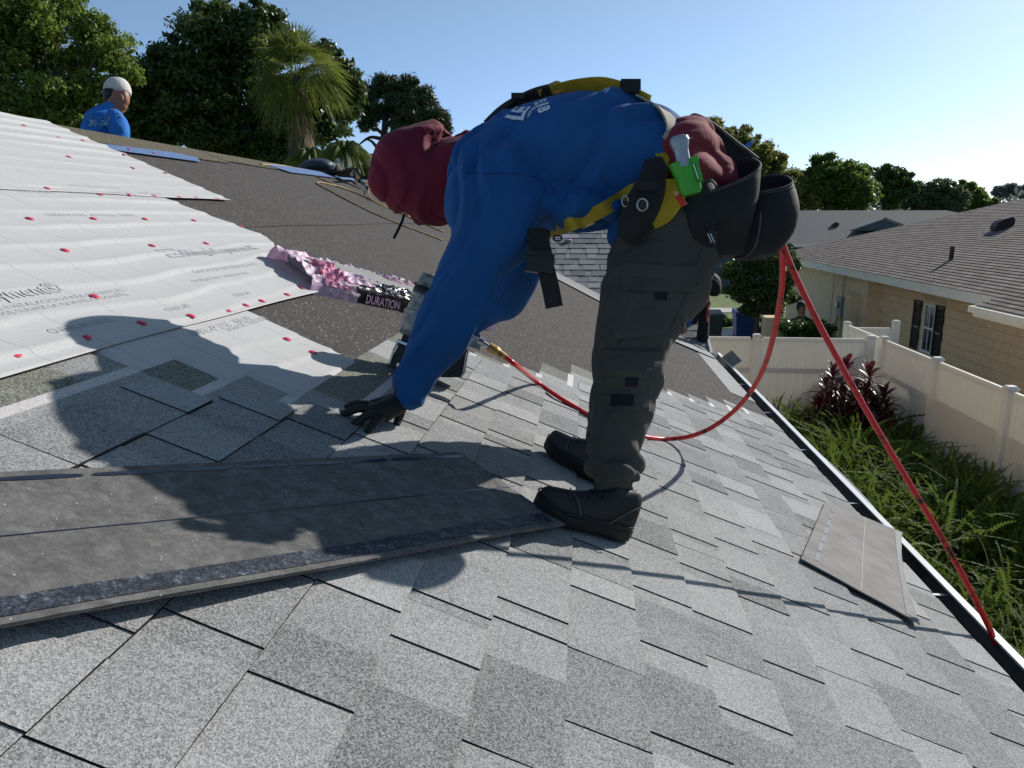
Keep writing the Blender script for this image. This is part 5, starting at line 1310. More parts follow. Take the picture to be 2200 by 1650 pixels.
pocket('large_pocket', None, [(1558,376,1.93,76,.085,.42,.5),(1552,402,1.93,79,.085,.32,.3),(1542,440,1.93,82,.08,.15,.1),(1538,480,1.93,74,.075,0,0),(1545,520,1.94,58,.06,0,0),(1560,550,1.95,34,.04,0,0)], tb, M['canvas'], rimmat=M['binding'], fold=pk)
pocket('small_pocket', None, [(1646,394,1.97,48,.065,.22,.5),(1648,420,1.97,53,.07,.12,.3),(1648,465,1.96,60,.07,.05,.1),(1640,505,1.96,58,.065,0,0),(1620,540,1.96,44,.05,-.1,0),(1604,556,1.96,25,.03,0,0)], tb, M['canvas'], rimmat=M['binding'], fold=pk)
# backing flap rising behind the pockets
def curtain(name, top, bot, mat, parent, thick=.006, sub=6, fold=None):
    a = catmull(top, sub); b = catmull(bot, sub); n = len(a); rows = 8; vs = []
    for r in range(rows+1):
        for i in range(n): p = a[i].lerp(b[i], r/rows); vs.append(p+(FV*fold(p, None) if fold else Vector()))
    N = len(vs); vs += [v+FV*thick for v in vs]; fs = []
    for r in range(rows):
        for i in range(n-1): q = (r*n+i, (r+1)*n+i, (r+1)*n+i+1, r*n+i+1); fs += [q, tuple(x+N for x in q[::-1])]
    ed = [r*n for r in range(rows+1)], [r*n+n-1 for r in range(rows+1)], list(range(n)), [rows*n+i for i in range(n)]
    for e_ in ed: fs += [(e_[i], e_[i+1], e_[i+1]+N, e_[i]+N) for i in range(len(e_)-1)]
    m = MB(); m.add(vs, fs); return m.build(name, mat, parent, smooth=True)
curtain('back_flap', [P(1478,256,1.98), P(1495,248,1.99), P(1530,266,2.0), P(1580,305,2.0), P(1628,342,1.99)], [P(1470,400,2.0), P(1500,420,2.0), P(1540,420,2.0), P(1580,410,2.0), P(1612,385,2.0)], M['canvas'], tb, .009)
m = MB(); m.tube(catmull([P(1478,256,1.98), P(1495,248,1.99), P(1530,266,2.0), P(1580,305,2.0), P(1628,342,1.99)], 5), .006, 6); m.build('bound_rim', M['binding'], tb)
chain([[(1498,400,1.93,36,.04),(1500,450,1.90,44,.05),(1505,500,1.90,36,.05),(1520,530,1.92,20,.03)], [(1430,372,1.9,26,.02),(1470,395,1.92,30,.03),(1510,430,1.95,32,.04)]], M['canvas'], 'holster_body', tb, .005, pk)
m = MB(); m.obox(P(1530,512,1.84), rt*.011-up*.004, up*.019, fw*.004); m.build('clip', M['black'], tb)
for dx in (-5, 1): m = MB(); m.tube([P(1525+dx,502,1.834), P(1534+dx,521,1.834)], .0016, 6); m.build('clip_bar', M['steel'], tb)
m = MB(); m.tube(catmull([P(1634,455,1.885), P(1632,490,1.885), P(1622,530,1.90), P(1602,552,1.93)], 4), .0025, 6); m.build('piping', M['binding'], tb)
# maroon sweater hem bunched out of the belt
mf = folder(.012, 15, [((.6, -.7, 0), 1), ((.9, .2, 0), .8)], 51, .0004)
sw = fuse('sweater_hem', [limb([(1432,322,1.89,20,.045),(1460,306,1.90,34,.05),(1490,300,1.93,38,.05),(1515,325,2.0,32,.045),(1535,355,2.02,28,.04)], 18), limb([(1450,335,1.90,40,.06),(1480,370,1.92,52,.06),(1525,390,1.98,40,.05)], 18), limb([(1515,345,1.98,32,.05),(1545,380,1.98,38,.05),(1552,410,1.96,36,.045)],18), limb([(1440,300,1.96,34,.08),(1470,285,2.0,32,.08),(1500,280,2.02,28,.06)],16)], M['hood2'], man, .006, 2, mf)
project_print('X', sw, 1480, 300, 1.9, .02, .3, WP, sw, bold=.0)
# lower back of the shirt towards the belt in the sun is the same shirt; screwdriver, knife, pencil
t = thing('utility_knife', 'chunky silver handled utility knife stuck upright in the green holder', 'knife', tuple(P(1460,320,1.88)))
ax = (P(1462,305,1.82)-P(1472,352,1.82)).normalized(); sd = ax.cross(FV).normalized(); c = P(1464,326,1.80)
m = MB(); vs = []
for s_, w_, d_ in ((-.036,.016,.010),(.0,.017,.011),(.012,.020,.012),(.026,.024,.014),(.034,.021,.013),(.038,.014,.009)):
    vs += section_ring(c+ax*s_, sd*w_, FV*d_, 16, 3)
n = 16; fs = [(i*n+j, i*n+(j+1)%n, (i+1)*n+(j+1)%n, (i+1)*n+j) for i in range(5) for j in range(n)]+[tuple(range(n))[::-1], tuple(range(5*n, 6*n))]
m.add(vs, fs); m.build('handle', plain('pale grey metal', (.32, .36, .42), .4, .4), t, smooth=False)
m = MB(); m.obox(c+ax*.008-FV*.0125, sd*.017, ax*.0016, FV*.002); m.build('slot', M['chrome'], t); m = MB(); m.obox(c+ax*.018-FV*.0135, sd*.002, ax*.005, FV*.002); m.build('button', M['steel'], t)
t = thing('green_holder', 'bright green rubber sheath clipped to the tool pouch', 'sheath', tuple(P(1475,385,1.86)))
ax = (P(1468,348,1.81)-P(1486,418,1.81)).normalized(); sd = ax.cross(FV).normalized(); c0 = P(1486,418,1.81); L = (P(1468,348,1.81)-c0).length; vs = []; lv = ((0,.021,.012),(.1,.026,.014),(.5,.028,.017),(.85,.034,.019),(1.0,.037,.02))
for s_, w_, d_ in lv: vs += section_ring(c0+ax*L*s_, sd*w_, FV*d_, 20, 3)
for s_, w_, d_ in reversed(lv[2:]): vs += section_ring(c0+ax*L*s_, sd*w_*.85, FV*d_*.8, 20, 3)
n = 20; m = MB(); m.add(vs, [(i*n+j, i*n+(j+1)%n, (i+1)*n+(j+1)%n, (i+1)*n+j) for i in range(7) for j in range(n)]+[tuple(range(n))[::-1], tuple(range(7*n, 8*n))]); m.build('sheath', M['green'], t, smooth=False)
m = MB(); m.obox(P(1500,366,1.79), sd*.004, ax*.028, FV*.006); m.obox(P(1492,344,1.79), sd*.008, ax*.008, FV*.006); m.build('clip', M['green'], t)
m = MB(); m.tube([P(1490,352,1.785), P(1500,384,1.785)], .0015, 6); m.build('clip_highlight', M['chrome'], t)  # thin bright tube added in place of a highlight on the clip
t = thing('carpenter_pencil', 'red carpenter pencil poking out below the green sheath', 'pencil', tuple(P(1460,428,1.85)))
a, b = P(1449,410,1.81), P(1471,442,1.815); d = (a-b).normalized(); s1 = d.cross(FV).normalized()
m = MB(); vs = section_ring(b, s1*.007, FV*.005, 8, 3)+section_ring(b.lerp(a, .72), s1*.007, FV*.005, 8, 3); m.add(vs, [(j, (j+1)%8, 8+(j+1)%8, 8+j) for j in range(8)]); m.build('shaft', M['red'], t)
m = MB(); vs = section_ring(b.lerp(a, .72), s1*.007, FV*.005, 8, 3)+section_ring(a, s1*.002, FV*.0015, 8, 2); m.add(vs, [(j, (j+1)%8, 8+(j+1)%8, 8+j) for j in range(8)]+[tuple(range(8, 16))]); m.build('tip', M['wood'], t)
t = thing('pliers', 'blue handled tool tip sticking out behind the pouch', 'pliers', tuple(P(1612,312,2.12)))
m = MB(); m.tube([P(1590,340,2.13), P(1604,318,2.12), P(1614,307,2.12)], .006, 8); m.tube([P(1584,338,2.12), P(1598,318,2.11), P(1609,309,2.11)], .005, 8); m.build('handle', plain('blue handle', (.03, .16, .5), .35), t)
m = MB(); m.tube([P(1613,308,2.12), P(1622,303,2.12)], .0055, 8); m.build('jaw', M['chrome'], t)
# ================================================================== things on the roof
def slope_frame(p0, p1):
    """axes on the roof along p0 -> p1."""
    d = (Vector(p1)-Vector(p0)); d -= RN*d.dot(RN); L = d.length; d.normalize(); return d, RN.cross(d), L
# ---- upside-down shingles stacked in the foreground
st = thing('shingle_stack', 'dark grey shingles lying face down in the left foreground, tar strip along the edge', 'shingles', tuple(R(500,1130,0)))
a0 = roof(-.317, 1.864); a1 = roof(-.06, 1.556); dd = Vector((-.595, -.815, 0)); dd = (dd-RN*dd.dot(RN)).normalized(); ww = RN.cross(dd); 
if ww.dot(a1-a0) < 0: ww = -ww
WID = .352
def stk(u, v, h): return a0+dd*u+ww*v+RN*h            # u along from the right end, v across from the far edge
def lift(u, v):                                         # rests flat at the right end and far edge, near edge sprung up to the left
    e = max(0, v/WID-.35)/.65
    return .027+.012*e*e*min(1, .12+u*1.2)+.003*math.sin(u*7)*e+.004*(v/WID)
nu, nv = 56, 22; 
def rag(u, s): return .0018*noise.noise(Vector((u*40, s, 0)))
vs = []; 
for i in range(nu+1):
    for j in range(nv+1):
        u = 1.32*i/nu; v = WID*j/nv
        if i == 0: u += .035*(1-abs(j/nv-.5))*.3+.006*noise.noise(Vector((v*30, 4, 0)))
        if j == 0: v += rag(u, 1)
        if j == nv: v += rag(u, 2)
        vs.append(stk(u+(0 if i else .06*(1-j/nv)**2*.2), v, lift(1.32*i/nu, WID*j/nv)))
N = len(vs); vs += [v-RN*.0045 for v in vs]; I = lambda i, j: i*(nv+1)+j
fs = [(I(i,j), I(i,j+1), I(i+1,j+1), I(i+1,j)) for i in range(nu) for j in range(nv)]
fs += [(I(i,nv), I(i,nv)+N, I(i+1,nv)+N, I(i+1,nv)) for i in range(nu)]+[(I(i+1,0), I(i+1,0)+N, I(i,0)+N, I(i,0)) for i in range(nu)]
fs += [(I(0,j+1), I(0,j), I(0,j)+N, I(0,j+1)+N) for j in range(nv)]+[(I(i,j)+N, I(i+1,j)+N, I(i+1,j+1)+N, I(i,j+1)+N) for i in range(nu) for j in range(nv)]
m = MB(); m.add(vs, fs); m.build('top_shingle', M['back'], st)
# second layer under it, laminated edge
vs = []
for i in range(nu+1):
    for j in range(nv+1):
        u = 1.32*i/nu; v = .10+(WID-.106)*j/nv
        vs.append(stk(u+.012, v+(rag(u, 5) if j == nv else 0), lift(u, v)-.0056))
N2 = len(vs); vs += [v-RN*.0045 for v in vs]; I = lambda i, j: i*(nv+1)+j
fs = [(I(i,j), I(i,j+1), I(i+1,j+1), I(i+1,j)) for i in range(nu) for j in range(nv)]+[(I(i,nv), I(i,nv)+N2, I(i+1,nv)+N2, I(i+1,nv)) for i in range(nu)]+[(I(0,j+1), I(0,j), I(0,j)+N2, I(0,j+1)+N2) for j in range(nv)]
m = MB(); m.add(vs, fs); m.build('lower_shingle', M['back2'], st)
def onstack(name, uv, mat, off=.0012, n=24):
    """thin strip on the top shingle: uv function pairs (v0(u), v1(u)) over u range."""
    u0, u1, f0, f1 = uv; m = MB(); vs = []
    for i in range(n+1):
        u = u0+(u1-u0)*i/n; p = math.sin(math.pi*i/n)**.25 if name == 'sealant_dash' else 1
        va, vb = f0(u), f1(u); mid = (va+vb)/2; va = mid+(va-mid)*p; vb = mid+(vb-mid)*p
        for q in range(4): v = va+(vb-va)*q/3; vs.append(stk(u, v, lift(u, v)+off))
    m.add(vs, [(4*i+q, 4*i+q+1, 4*i+q+5, 4*i+q+4) for i in range(n) for q in range(3)]); return m.build(name, mat, st)
onstack('tar_band', (.035, 1.32, lambda u: WID-.052+.004*noise.noise(Vector((u*20, 3, 0))), lambda u: WID-.014+.002*noise.noise(Vector((u*30, 6, 0)))), M['tar'], n=60)
for k in range(9):
    a = .03+k*.132; onstack('sealant_dash', (a, a+.121, lambda u: .0165, lambda u: .0285), M['tar_clean'], .0014)
onstack('lamination_seam', (.0, 1.32, lambda u: .178-.012*u+.001*noise.noise(Vector((u*60, 1, 0))), lambda u: .1805-.012*u), M['tar_clean'], .0010, 60)
# ---- loose piece of shingle by the gutter
ls = thing('loose_shingle', 'loose grey shingle lying face down across the gutter edge', 'shingle', tuple(R(1850,1220,0)))
c00, c10, c11, c01 = roof(1.008, 3.09, .020), roof(.66, 2.20, .020), roof(.97, 2.055, .026), roof(1.305, 3.02, .038)
vs = []; nu, nv = 30, 12
for i in range(nu+1):
    for j in range(nv+1):
        s, t = i/nu, j/nv; p = (c00*(1-s)+c10*s)*(1-t)+(c01*(1-s)+c11*s)*t
        p += RN*(.010*math.sin(math.pi*s)*t*-1+.006*t*t*(1-s)+.002*noise.noise(Vector((s*5, t*3, 2)))); 
        if j == nv: p += (c01-c00).normalized()*(-.012+.02*noise.noise(Vector((s*4, 0, 8)))-.02*math.sin(math.pi*s))
        vs.append(p)
N = len(vs); vs += [v-RN*.0045 for v in vs]; I = lambda i, j: i*(nv+1)+j
fs = [(I(i,j), I(i,j+1), I(i+1,j+1), I(i+1,j)) for i in range(nu) for j in range(nv)]
fs += [(I(i,nv), I(i,nv)+N, I(i+1,nv)+N, I(i+1,nv)) for i in range(nu)]+[(I(i+1,0), I(i+1,0)+N, I(i,0)+N, I(i,0)) for i in range(nu)]+[(I(nu,j), I(nu,j)+N, I(nu,j+1)+N, I(nu,j+1)) for j in range(nv)]+[(I(0,j+1), I(0,j+1)+N, I(0,j)+N, I(0,j)) for j in range(nv)]
m = MB(); m.add(vs, fs); m.build('sheet', M['back2'], ls)
top = vs[:N]
def onpiece(name, s0, s1, t0, t1, mat, n=16, off=.0012):
    def at(s, t):
        i = min(nu-1e-6, s*nu); j = min(nv-1e-6, t*nv); a, b = int(i), int(j); fi, fj = i-a, j-b
        return (top[I(a,b)]*(1-fi)+top[I(a+1,b)]*fi)*(1-fj)+(top[I(a,b+1)]*(1-fi)+top[I(a+1,b+1)]*fi)*fj+RN*off
    m = MB(); q = []
    for i in range(n+1): q += [at(s0+(s1-s0)*i/n, t0), at(s0+(s1-s0)*i/n, t1)]
    m.add(q, [(2*i, 2*i+1, 2*i+3, 2*i+2) for i in range(n)]); m.build(name, mat, ls)
for k in range(7): onpiece('sealant_dash', .06+k*.13, .06+k*.13+.10, .095, .135, M['tar_clean'], 4)
onpiece('tar_band', .02, .98, .86, .965, M['tar']); onpiece('lamination_seam', 0.01, .99, .50, .506, M['soffit'])

# ---- torn bundle of shingles in pink wrapper
pb_ = thing('shingle_bundle', 'torn open bundle of shingles in pink and black plastic wrapper', 'shingle bundle', tuple(R(850,620,0)))
b0 = roof(-1.10, 2.97); b1 = roof(-.41, 3.87); bd, bw, BL = slope_frame(b0, b1)
if bw.x > 0: bw = -bw
def bp(u, v, h): return b0+bd*u+bw*v+RN*h
for k in range(7):
    m = MB(); j = random.uniform(-.006, .006); m.obox(bp(.50+j, .17+random.uniform(-.004,.004), .012+.0095*k), bd*.46, bw*.162, RN*.0042, 0, .55); m.build('shingle', M['shingle'], pb_)
TOPH = .012+.0095*6+.0045
def film_mesh(name, f, nu, nv, mat):
    vs = [f(i/nu, j/nv) for i in range(nu+1) for j in range(nv+1)]; I = lambda i, j: i*(nv+1)+j
    fs = [(I(i,j), I(i+1,j), I(i+1,j+1), I(i,j+1)) for i in range(nu) for j in range(nv)]; n = len(vs)
    return fs, vs
def crump(p, a, fr, s): return a*(1.1*(1-2*abs(noise.noise(p*fr+Vector((s,0,0)))))**2+.5*(1-2*abs(noise.noise(p*fr*2.1+Vector((0,s,0)))))**2-.8)
def wrap(name, u0, u1, path, mat, amp=.02, fr=16, seed=0, nu=40, nv=44, ragged=0):
    """film that follows path (list of (v, h)) across the bundle between u0 and u1."""
    pth = [Vector((a, b, 0)) for a, b in path]; cc = catmull(pth, 6); L = len(cc); vs = []
    for i in range(nu+1):
        s = i/nu
        for j in range(nv+1):
            t = j/nv; q = t*(L-1); a = min(L-2, int(q)); p = cc[a].lerp(cc[a+1], q-a)
            rg = ragged*noise.noise(Vector((t*6, seed, 1)))+ragged*.5*noise.noise(Vector((t*17, seed, 1))) 
            u = u0+(u1-u0)*s+(rg*s if ragged > 0 else -rg*(1-s)); w = bp(u, p.x, p.y)
            tn = (cc[a+1]-cc[a]).normalized(); nn = (bw*(-tn.y)+RN*tn.x); 
            if nn.dot(RN) < -.2: nn = -nn
            vs.append(w+(RN*.8-bw*.1)*crump(w, amp, fr, seed)*min(1, 3*min(t, 1-t)+.25))
    I = lambda i, j: i*(nv+1)+j; m = MB(); m.add(vs, [(I(i,j), I(i+1,j), I(i+1,j+1), I(i,j+1)) for i in range(nu) for j in range(nv)])
    o = m.build(name, mat, pb_, smooth=False); sol = o.modifiers.new('thin', 'SOLIDIFY'); sol.thickness = .0008; return o
wrap('film', -.035, .20, [(-.03, .003), (-.02, .05), (.01, .078), (.17, .082), (.33, .078), (.36, .04), (.37, .004)], M['pink_film'], .026, 8, 3, 34, 60, .04)
wrap('film', .10, .30, [(.004, .076), (.03, .082), (.08, .084), (.13, .086)], M['pink_film'], .03, 10, 8, 30, 34, .05)
wrap('film', .03, .15, [(-.022, .05), (.02, .088), (.12, .098), (.2, .095)], M['hotpink_film'], .03, 22, 12, 20, 24, .04)
wrap('film', .18, .98, [(.30, .070), (.335, .074), (.36, .05), (.385, .012)], M['pale_film'], .022, 20, 15, 60, 18, .0)
wrap('film', .50, .96, [(.22, .072), (.30, .078), (.36, .05), (.40, .010)], M['purple_film'], .02, 16, 18, 40, 18, .03)
bf_ = wrap('film', .19, 1.0, [(-.018, .002), (-.016, .055), (.0, .074), (.04, .078)], M['black_film'], .008, 20, 21, 50, 16, .0)
wrap('film', .34, .66, [(.0, .076), (.05, .086), (.09, .082)], M['black_film'], .02, 18, 24, 30, 14, .0)
wrap('film', .80, 1.04, [(-.02, .002), (-.02, .055), (.02, .078), (.2, .08), (.34, .076), (.37, .03)], M['pink_film'], .014, 12, 27, 28, 40, .02)
# lettering on the long side of the wrapper
vs, fs = text_verts('DURATION', .058, .02); n0 = (-bw*.96+RN*.28).normalized(); base = bp(.235, -.030, .012)
m = MB(); m.add([base+bd*(v.x*.62)+(RN*.97+bw*.24)*v.y*.9+n0*.004 for v in vs], fs); m.build('printed_lettering', M['pinkprint'], pb_)

# ---- coil nailer
ng = thing('nail_gun', 'worn grey and black pneumatic coil nailer standing on its nose', 'nail gun', tuple(R(835,790,0)))
KG = 2.50; top_ = P(935,603,KG); bot = P(888,722,KG-.01); ax = (bot-top_).normalized(); sd = ax.cross(FV).normalized(); fd = sd.cross(ax).normalized(); LG = (bot-top_).length
if sd.dot(RV) > 0: sd = -sd          # sd points to the left of the view
def lathe(name, prof, c, a, e1, e2, mat, n=28, sq=2.6, par=None, k2=1):
    vs = []; 
    for s_, r in prof: vs += section_ring(c+a*s_, e1*r, e2*r*k2, n, sq)
    L = len(prof); fs = [(i*n+j, i*n+(j+1)%n, (i+1)*n+(j+1)%n, (i+1)*n+j) for i in range(L-1) for j in range(n)]+[tuple(range(n))[::-1], tuple(range((L-1)*n, L*n))]
    m = MB(); m.add(vs, fs); return m.build(name, mat, par or ng, smooth=False)
lathe('cap', [(-.012,.030),(-.008,.046),(.004,.050),(.026,.052),(.030,.048),(.036,.048)], top_, ax, sd, fd, M['grey_metal'])
lathe('grip_band', [(.036,.055),(.048,.057),(.052,.057),(.06,.0555)], top_, ax, sd, fd, M['black'])
lathe('housing', [(.060,.054),(.066,.058),(.075,.057),(.078,.054),(.12,.053),(.124,.058),(.15,.055),(.178,.050),(.19,.047),(.197,.050),(.205,.044)], top_, ax, sd, fd, M['grey_metal'])
m = MB(); 
for q in range(4): m.obox(top_+ax*(.086+.009*q)+sd*.052, sd*.004, ax*.003, fd*.025)
m.build('cooling_fins', M['black'], ng)
m = MB()
for q in range(6):
    a = q*1.05; m.tube([top_-ax*.014+sd*.036*math.cos(a)+fd*.036*math.sin(a), top_+ax*.002+sd*.036*math.cos(a)+fd*.036*math.sin(a)], .0045, 6)
tag(m.build('cap_bolts', M['steel'], ng), None, None, kind='stuff')
ribp = P(868,730,KG); nose = P(838,790,KG); na = (nose-ribp).normalized()
m = MB(); m.obox(bot+ax*.012-sd*.006, sd*.034, ax*.014, fd*.034); m.build('collar', M['black'], ng)
m = MB(); m.obox((ribp+nose)/2+ax*.0-sd*.004, sd*.011, na*(nose-ribp).length/2, fd*.014); m.obox(nose-na*.006-sd*.002, sd*.013, na*.010, fd*.017); m.build('nose', M['black'], ng)
m = MB(); m.tube([P(858,728,KG-.02), P(846,752,KG-.02), P(836,782,KG-.02)], .0045, 8); m.build('safety_rod', M['chrome'], ng)
m = MB(); m.obox(P(868,738,KG-.035), sd*.02, ax*.004, fd*.006); m.build('latch', M['chrome'], ng)
m = MB(); m.prism([P(x, y, KG+.035) for x, y in ((862,735),(905,738),(905,776),(878,778),(862,782),(850,776))], -FV*.05); m.build('nail_guide', M['black'], ng)
# canister magazine below the handle
mc = P(972,780,KG+.02); m_ax = FV; 
m = MB(); m.prism([P(x, y, KG+.06) for x, y in ((900,760),(990,745),(1007,752),(1000,800),(992,811),(955,811),(925,806),(905,800))], -FV*.085); m.build('magazine', M['black'], ng)
m = MB(); m.tube([P(1003,757,KG-.03), P(996,800,KG-.03)], .003, 6); m.build('magazine_edge', M['steel'], ng)
hp = [P(905,690,KG+.01), P(950,702,KG+.005), P(990,716,KG), P(1022,732,KG)]
m = MB(); m.tube(catmull(hp, 4), [.026, .024, .022, .021, .021, .021, .022, .023, .024, .024, .024, .024, .025], 12); m.build('handle', M['grey_metal'], ng)
m = MB(); m.obox(P(1020,735,KG), RV*.02-UV_*.008, UV_*.022, FV*.02); m.build('handle_end', M['grey_metal'], ng)
m = MB(); m.tube([P(1016,720,KG-.01), P(1031,726,KG-.01)], .013, 12); m.tube([P(1028,732,KG-.01), P(1038,737,KG-.01)], .014, 12); m.build('air_plug', M['chrome'], ng)
m = MB(); m.obox(P(965,735,KG), RV*.006, UV_*.016, FV*.006); m.build('trigger', M['black'], ng)
for px, py in ((952,812),(937,843)):
    m = MB(); c_ = R(px, py, .006)
    for q in range(3): m.obox(c_+RU*-.012*q+Vector((0, .004*q, 0)), RU*.004, Vector((.012, .03, -.005)), RN*.004)
    tag(m.build('nail_strip', M['black'], ng), None, None, kind='stuff')
# ---- red air hose
hs = thing('air_hose', 'red rubber air hose looping from nailer behind the pouch to the gutter', 'hose', tuple(R(1450,940,0)))
def onroof(x, y, h=.011): return R(x, y, h)
hp1 = [P(1086,768,KG-.02), P(1110,786,KG), onroof(1150,818,.03), onroof(1200,853,.02), onroof(1262,890,.014), onroof(1320,922,.013), onroof(1382,938,.014), onroof(1430,943,.018)]
k1 = RK(1430, 943, .018)
loop = [(1480,938),(1530,918),(1580,880),(1615,838),(1640,792),(1657,740),(1670,680),(1679,620),(1681,565),(1679,520),(1672,470)]
kA, kB = k1, 2.08
for i, (x, y) in enumerate(loop):
    f = (i+1)/len(loop); f = f*f*(3-2*f); hp1.append(P(x, y, kA+(kB-kA)*f))
m = MB(); m.tube(catmull(hp1, 7), .0088, 12); m.build('hose', M['hose'], hs, smooth=True)
kE = RK(2140, 1388, 0)*1.03
line2 = [(1668,470),(1680,520),(1700,572),(1724,625),(1752,682),(1784,742),(1822,812),(1866,890),(1914,972),(1962,1052),(2010,1132),(2054,1210),(2096,1290),(2126,1350),(2142,1392)]
pe = Vector((EAVE_X+.12, 0, 0))
r_ = ray(2140, 1388); ke = (EAVE_X+.125)/r_.x
pts = [P(x, y, 2.08+(ke-2.08)*(i/(len(line2)-1))) for i, (x, y) in enumerate(line2)]
pts += [pts[-1]+Vector((.05, .02, -.06)), pts[-1]+Vector((.10, .05, -.5)), pts[-1]+Vector((.12, .1, -2.0)), pts[-1]+Vector((.3, .4, pts[-1].z*-1+.05))]
m = MB(); m.tube(catmull(pts, 6), .0088, 12); m.build('hose', M['hose'], hs, smooth=True)
m = MB(); m.tube([P(1038,738,KG-.01), P(1052,747,KG-.01)], .0095, 10); m.build('plug', M['chrome'], hs)
m = MB(); m.tube([P(1050,743,KG-.01), P(1056,748,KG-.01), P(1066,754,KG-.012), P(1072,758,KG-.014), P(1088,769,KG-.02)], [.013, .0155, .0155, .012, .0105], 12); m.build('coupler', M['brass'], hs)

# ---- tan rope over the ridge
rp = thing('rope', 'tan safety rope looped over the brown roof toward the ridge', 'rope', tuple(R(750,420,0)))
def rr(x, y, h=.012): return R(x, y, h)
m = MB(); m.tube(catmull([rr(950,516), rr(900,497), rr(850,478), rr(800,457), rr(750,432), rr(715,413), rr(690,400), rr(681,394), rr(688,392), rr(705,395), rr(740,404), rr(780,420), rr(830,444), rr(880,468), rr(952,498)], 5), .0075, 8); m.build('strand', M['rope'], rp, smooth=True)
m = MB(); m.tube(catmull([rr(560,353,.02), rr(600,355), rr(640,363), rr(675,377), rr(720,398), rr(770,417), rr(820,440), rr(880,466)], 5), .0075, 8); m.build('strand', M['rope'], rp, smooth=True)
m = MB(); m.tube(catmull([rr(806,403,.05), rr(794,404,.05), rr(792,415,.04), rr(798,428,.03), rr(815,440), rr(850,452), rr(900,475)], 5), .006, 8); m.build('strand', M['rope'], rp, smooth=True)
# ---- clutter at the ridge
rk = 7.4
def rb(x, y): 
    return R(x, y, 0)
t = thing('tool_bag', 'dark blue flat bag lying on the ridge left of the plywood scraps', 'bag', tuple(P(685,362,9.2)))
fuse('bag', [limb([(648,362,9.2,9,.16),(668,356,9.2,14,.2),(695,355,9.2,14,.2),(715,360,9.2,11,.16)], 14)], plain('dark navy cloth', (.02, .035, .05), .5, nsc=20, bump=.4), t, .03, 2); m = MB(); m.tube([P(706,350,9.15), P(716,353,9.15), P(720,360,9.15)], .012, 6); m.build('piping', M['frame'], t)
t = thing('plywood_scraps', 'broken brown plywood scraps with pale splintered ends on the ridge', 'wood scraps', tuple(P(750,375,8.6)))
for i, (q, mt) in enumerate((([(722,348),(735,366),(724,366)], 'wood'), ([(762,368),(770,376),(764,382)], 'wood'), ([(722,352),(724,371),(715,371)], 'bark_dark'), ([(668,364),(758,364),(756,374),(668,368)], 'bark_dark'), ([(724,366),(758,366),(752,376),(722,374)], 'brown_wood'), ([(757,368),(763,368),(764,382),(753,374)], 'brown_wood'), ([(770,378),(812,378),(812,381),(768,380)], 'bark_dark'), ([(757,361),(771,361),(770,368),(757,368)], 'bin_grey'))):
    m = MB(); m.prism([P(x, y, 8.6+.02*i) for x, y in q], FV*.12); m.build('scrap', M[mt], t)
t = thing('rope_grab', 'steel and black rope grab clipped to rope beside the maroon hood', 'rope grab', tuple(P(785,395,7.0)))
kq = RK(786, 398, .04)
m = MB(); m.tube(catmull([P(750,372,8.2), P(764,383,kq+.2), P(775,390,kq)], 4), .02, 6); m.build('lanyard', M['webbing_black'], t)
m = MB(); m.obox(P(781,395,kq), (RV*.035-UV_*.02), UV_*.022, FV*.02); m.build('body', M['grey_metal'], t)
m = MB(); m.tube(catmull([P(786,400,kq), P(792,408,kq), P(793,420,kq), P(803,424,kq), P(812,418,kq), P(808,404,kq), P(796,398,kq)], 4), .016, 8); m.build('hook', M['black'], t)
# ---- shingle scraps over the gutter
t = thing('shingle_scrap', 'grey square of shingle sticking out over the gutter by the far man', 'shingle', tuple(R(1560,775,0)))
kq = RK(1545, 770, 0); q = [P(1550,768,kq), P(1572,752,kq*.97), P(1594,775,kq*.93), P(1571,790,kq*.94)]
m = MB(); m.prism(q, RN*-.005); m.build('sheet', M['back2'], t)
t = thing('bowed_shingle', 'long dark shingle strip bowed over the outside of the gutter', 'shingle', tuple(R(1800,1010,0)))
o_ = []; i_ = []
for j in range(13):
    s = j/12; Y = 4.45-s*1.35; o_.append(Vector((EAVE_X+.118, Y, gz-.002))); i_.append(Vector((EAVE_X+.118+.07*math.sin(math.pi*s)**.8, Y, gz-.012-.03*math.sin(math.pi*s))))
m = MB(); n = 13; vs = o_+i_+[v-Vector((0,0,.006)) for v in o_+i_]; m.add(vs, [(j, j+1, n+j+1, n+j) for j in range(n-1)]+[(2*n+j+1, 2*n+j, 3*n+j, 3*n+j+1) for j in range(n-1)]+[(n+j, n+j+1, 3*n+j+1, 3*n+j) for j in range(n-1)]); m.build('sheet', M['bin_grey'], t)
m = MB(); m.tube(i_, .004, 6); m.build('edge', M['meter'], t)
t = thing('pink_marker', 'stray pink plastic cap lying on the far grey slope', 'marker', tuple(wing(.1, 1.9)))
kq = 9.0; m = MB(); r0 = ray(1222, 519); kq = (CH-RH-RT*EAVE_X-RT*FAR_Y-CH)/(r0.z-RT*r0.y); c_ = P(1222, 519, kq)+Vector((0,0,.03)); m.tube([c_-Vector((0,.0,.012)), c_+Vector((0,0,.0))], [.05, .03], 10); m.build('disc', M['pink_film'], t)

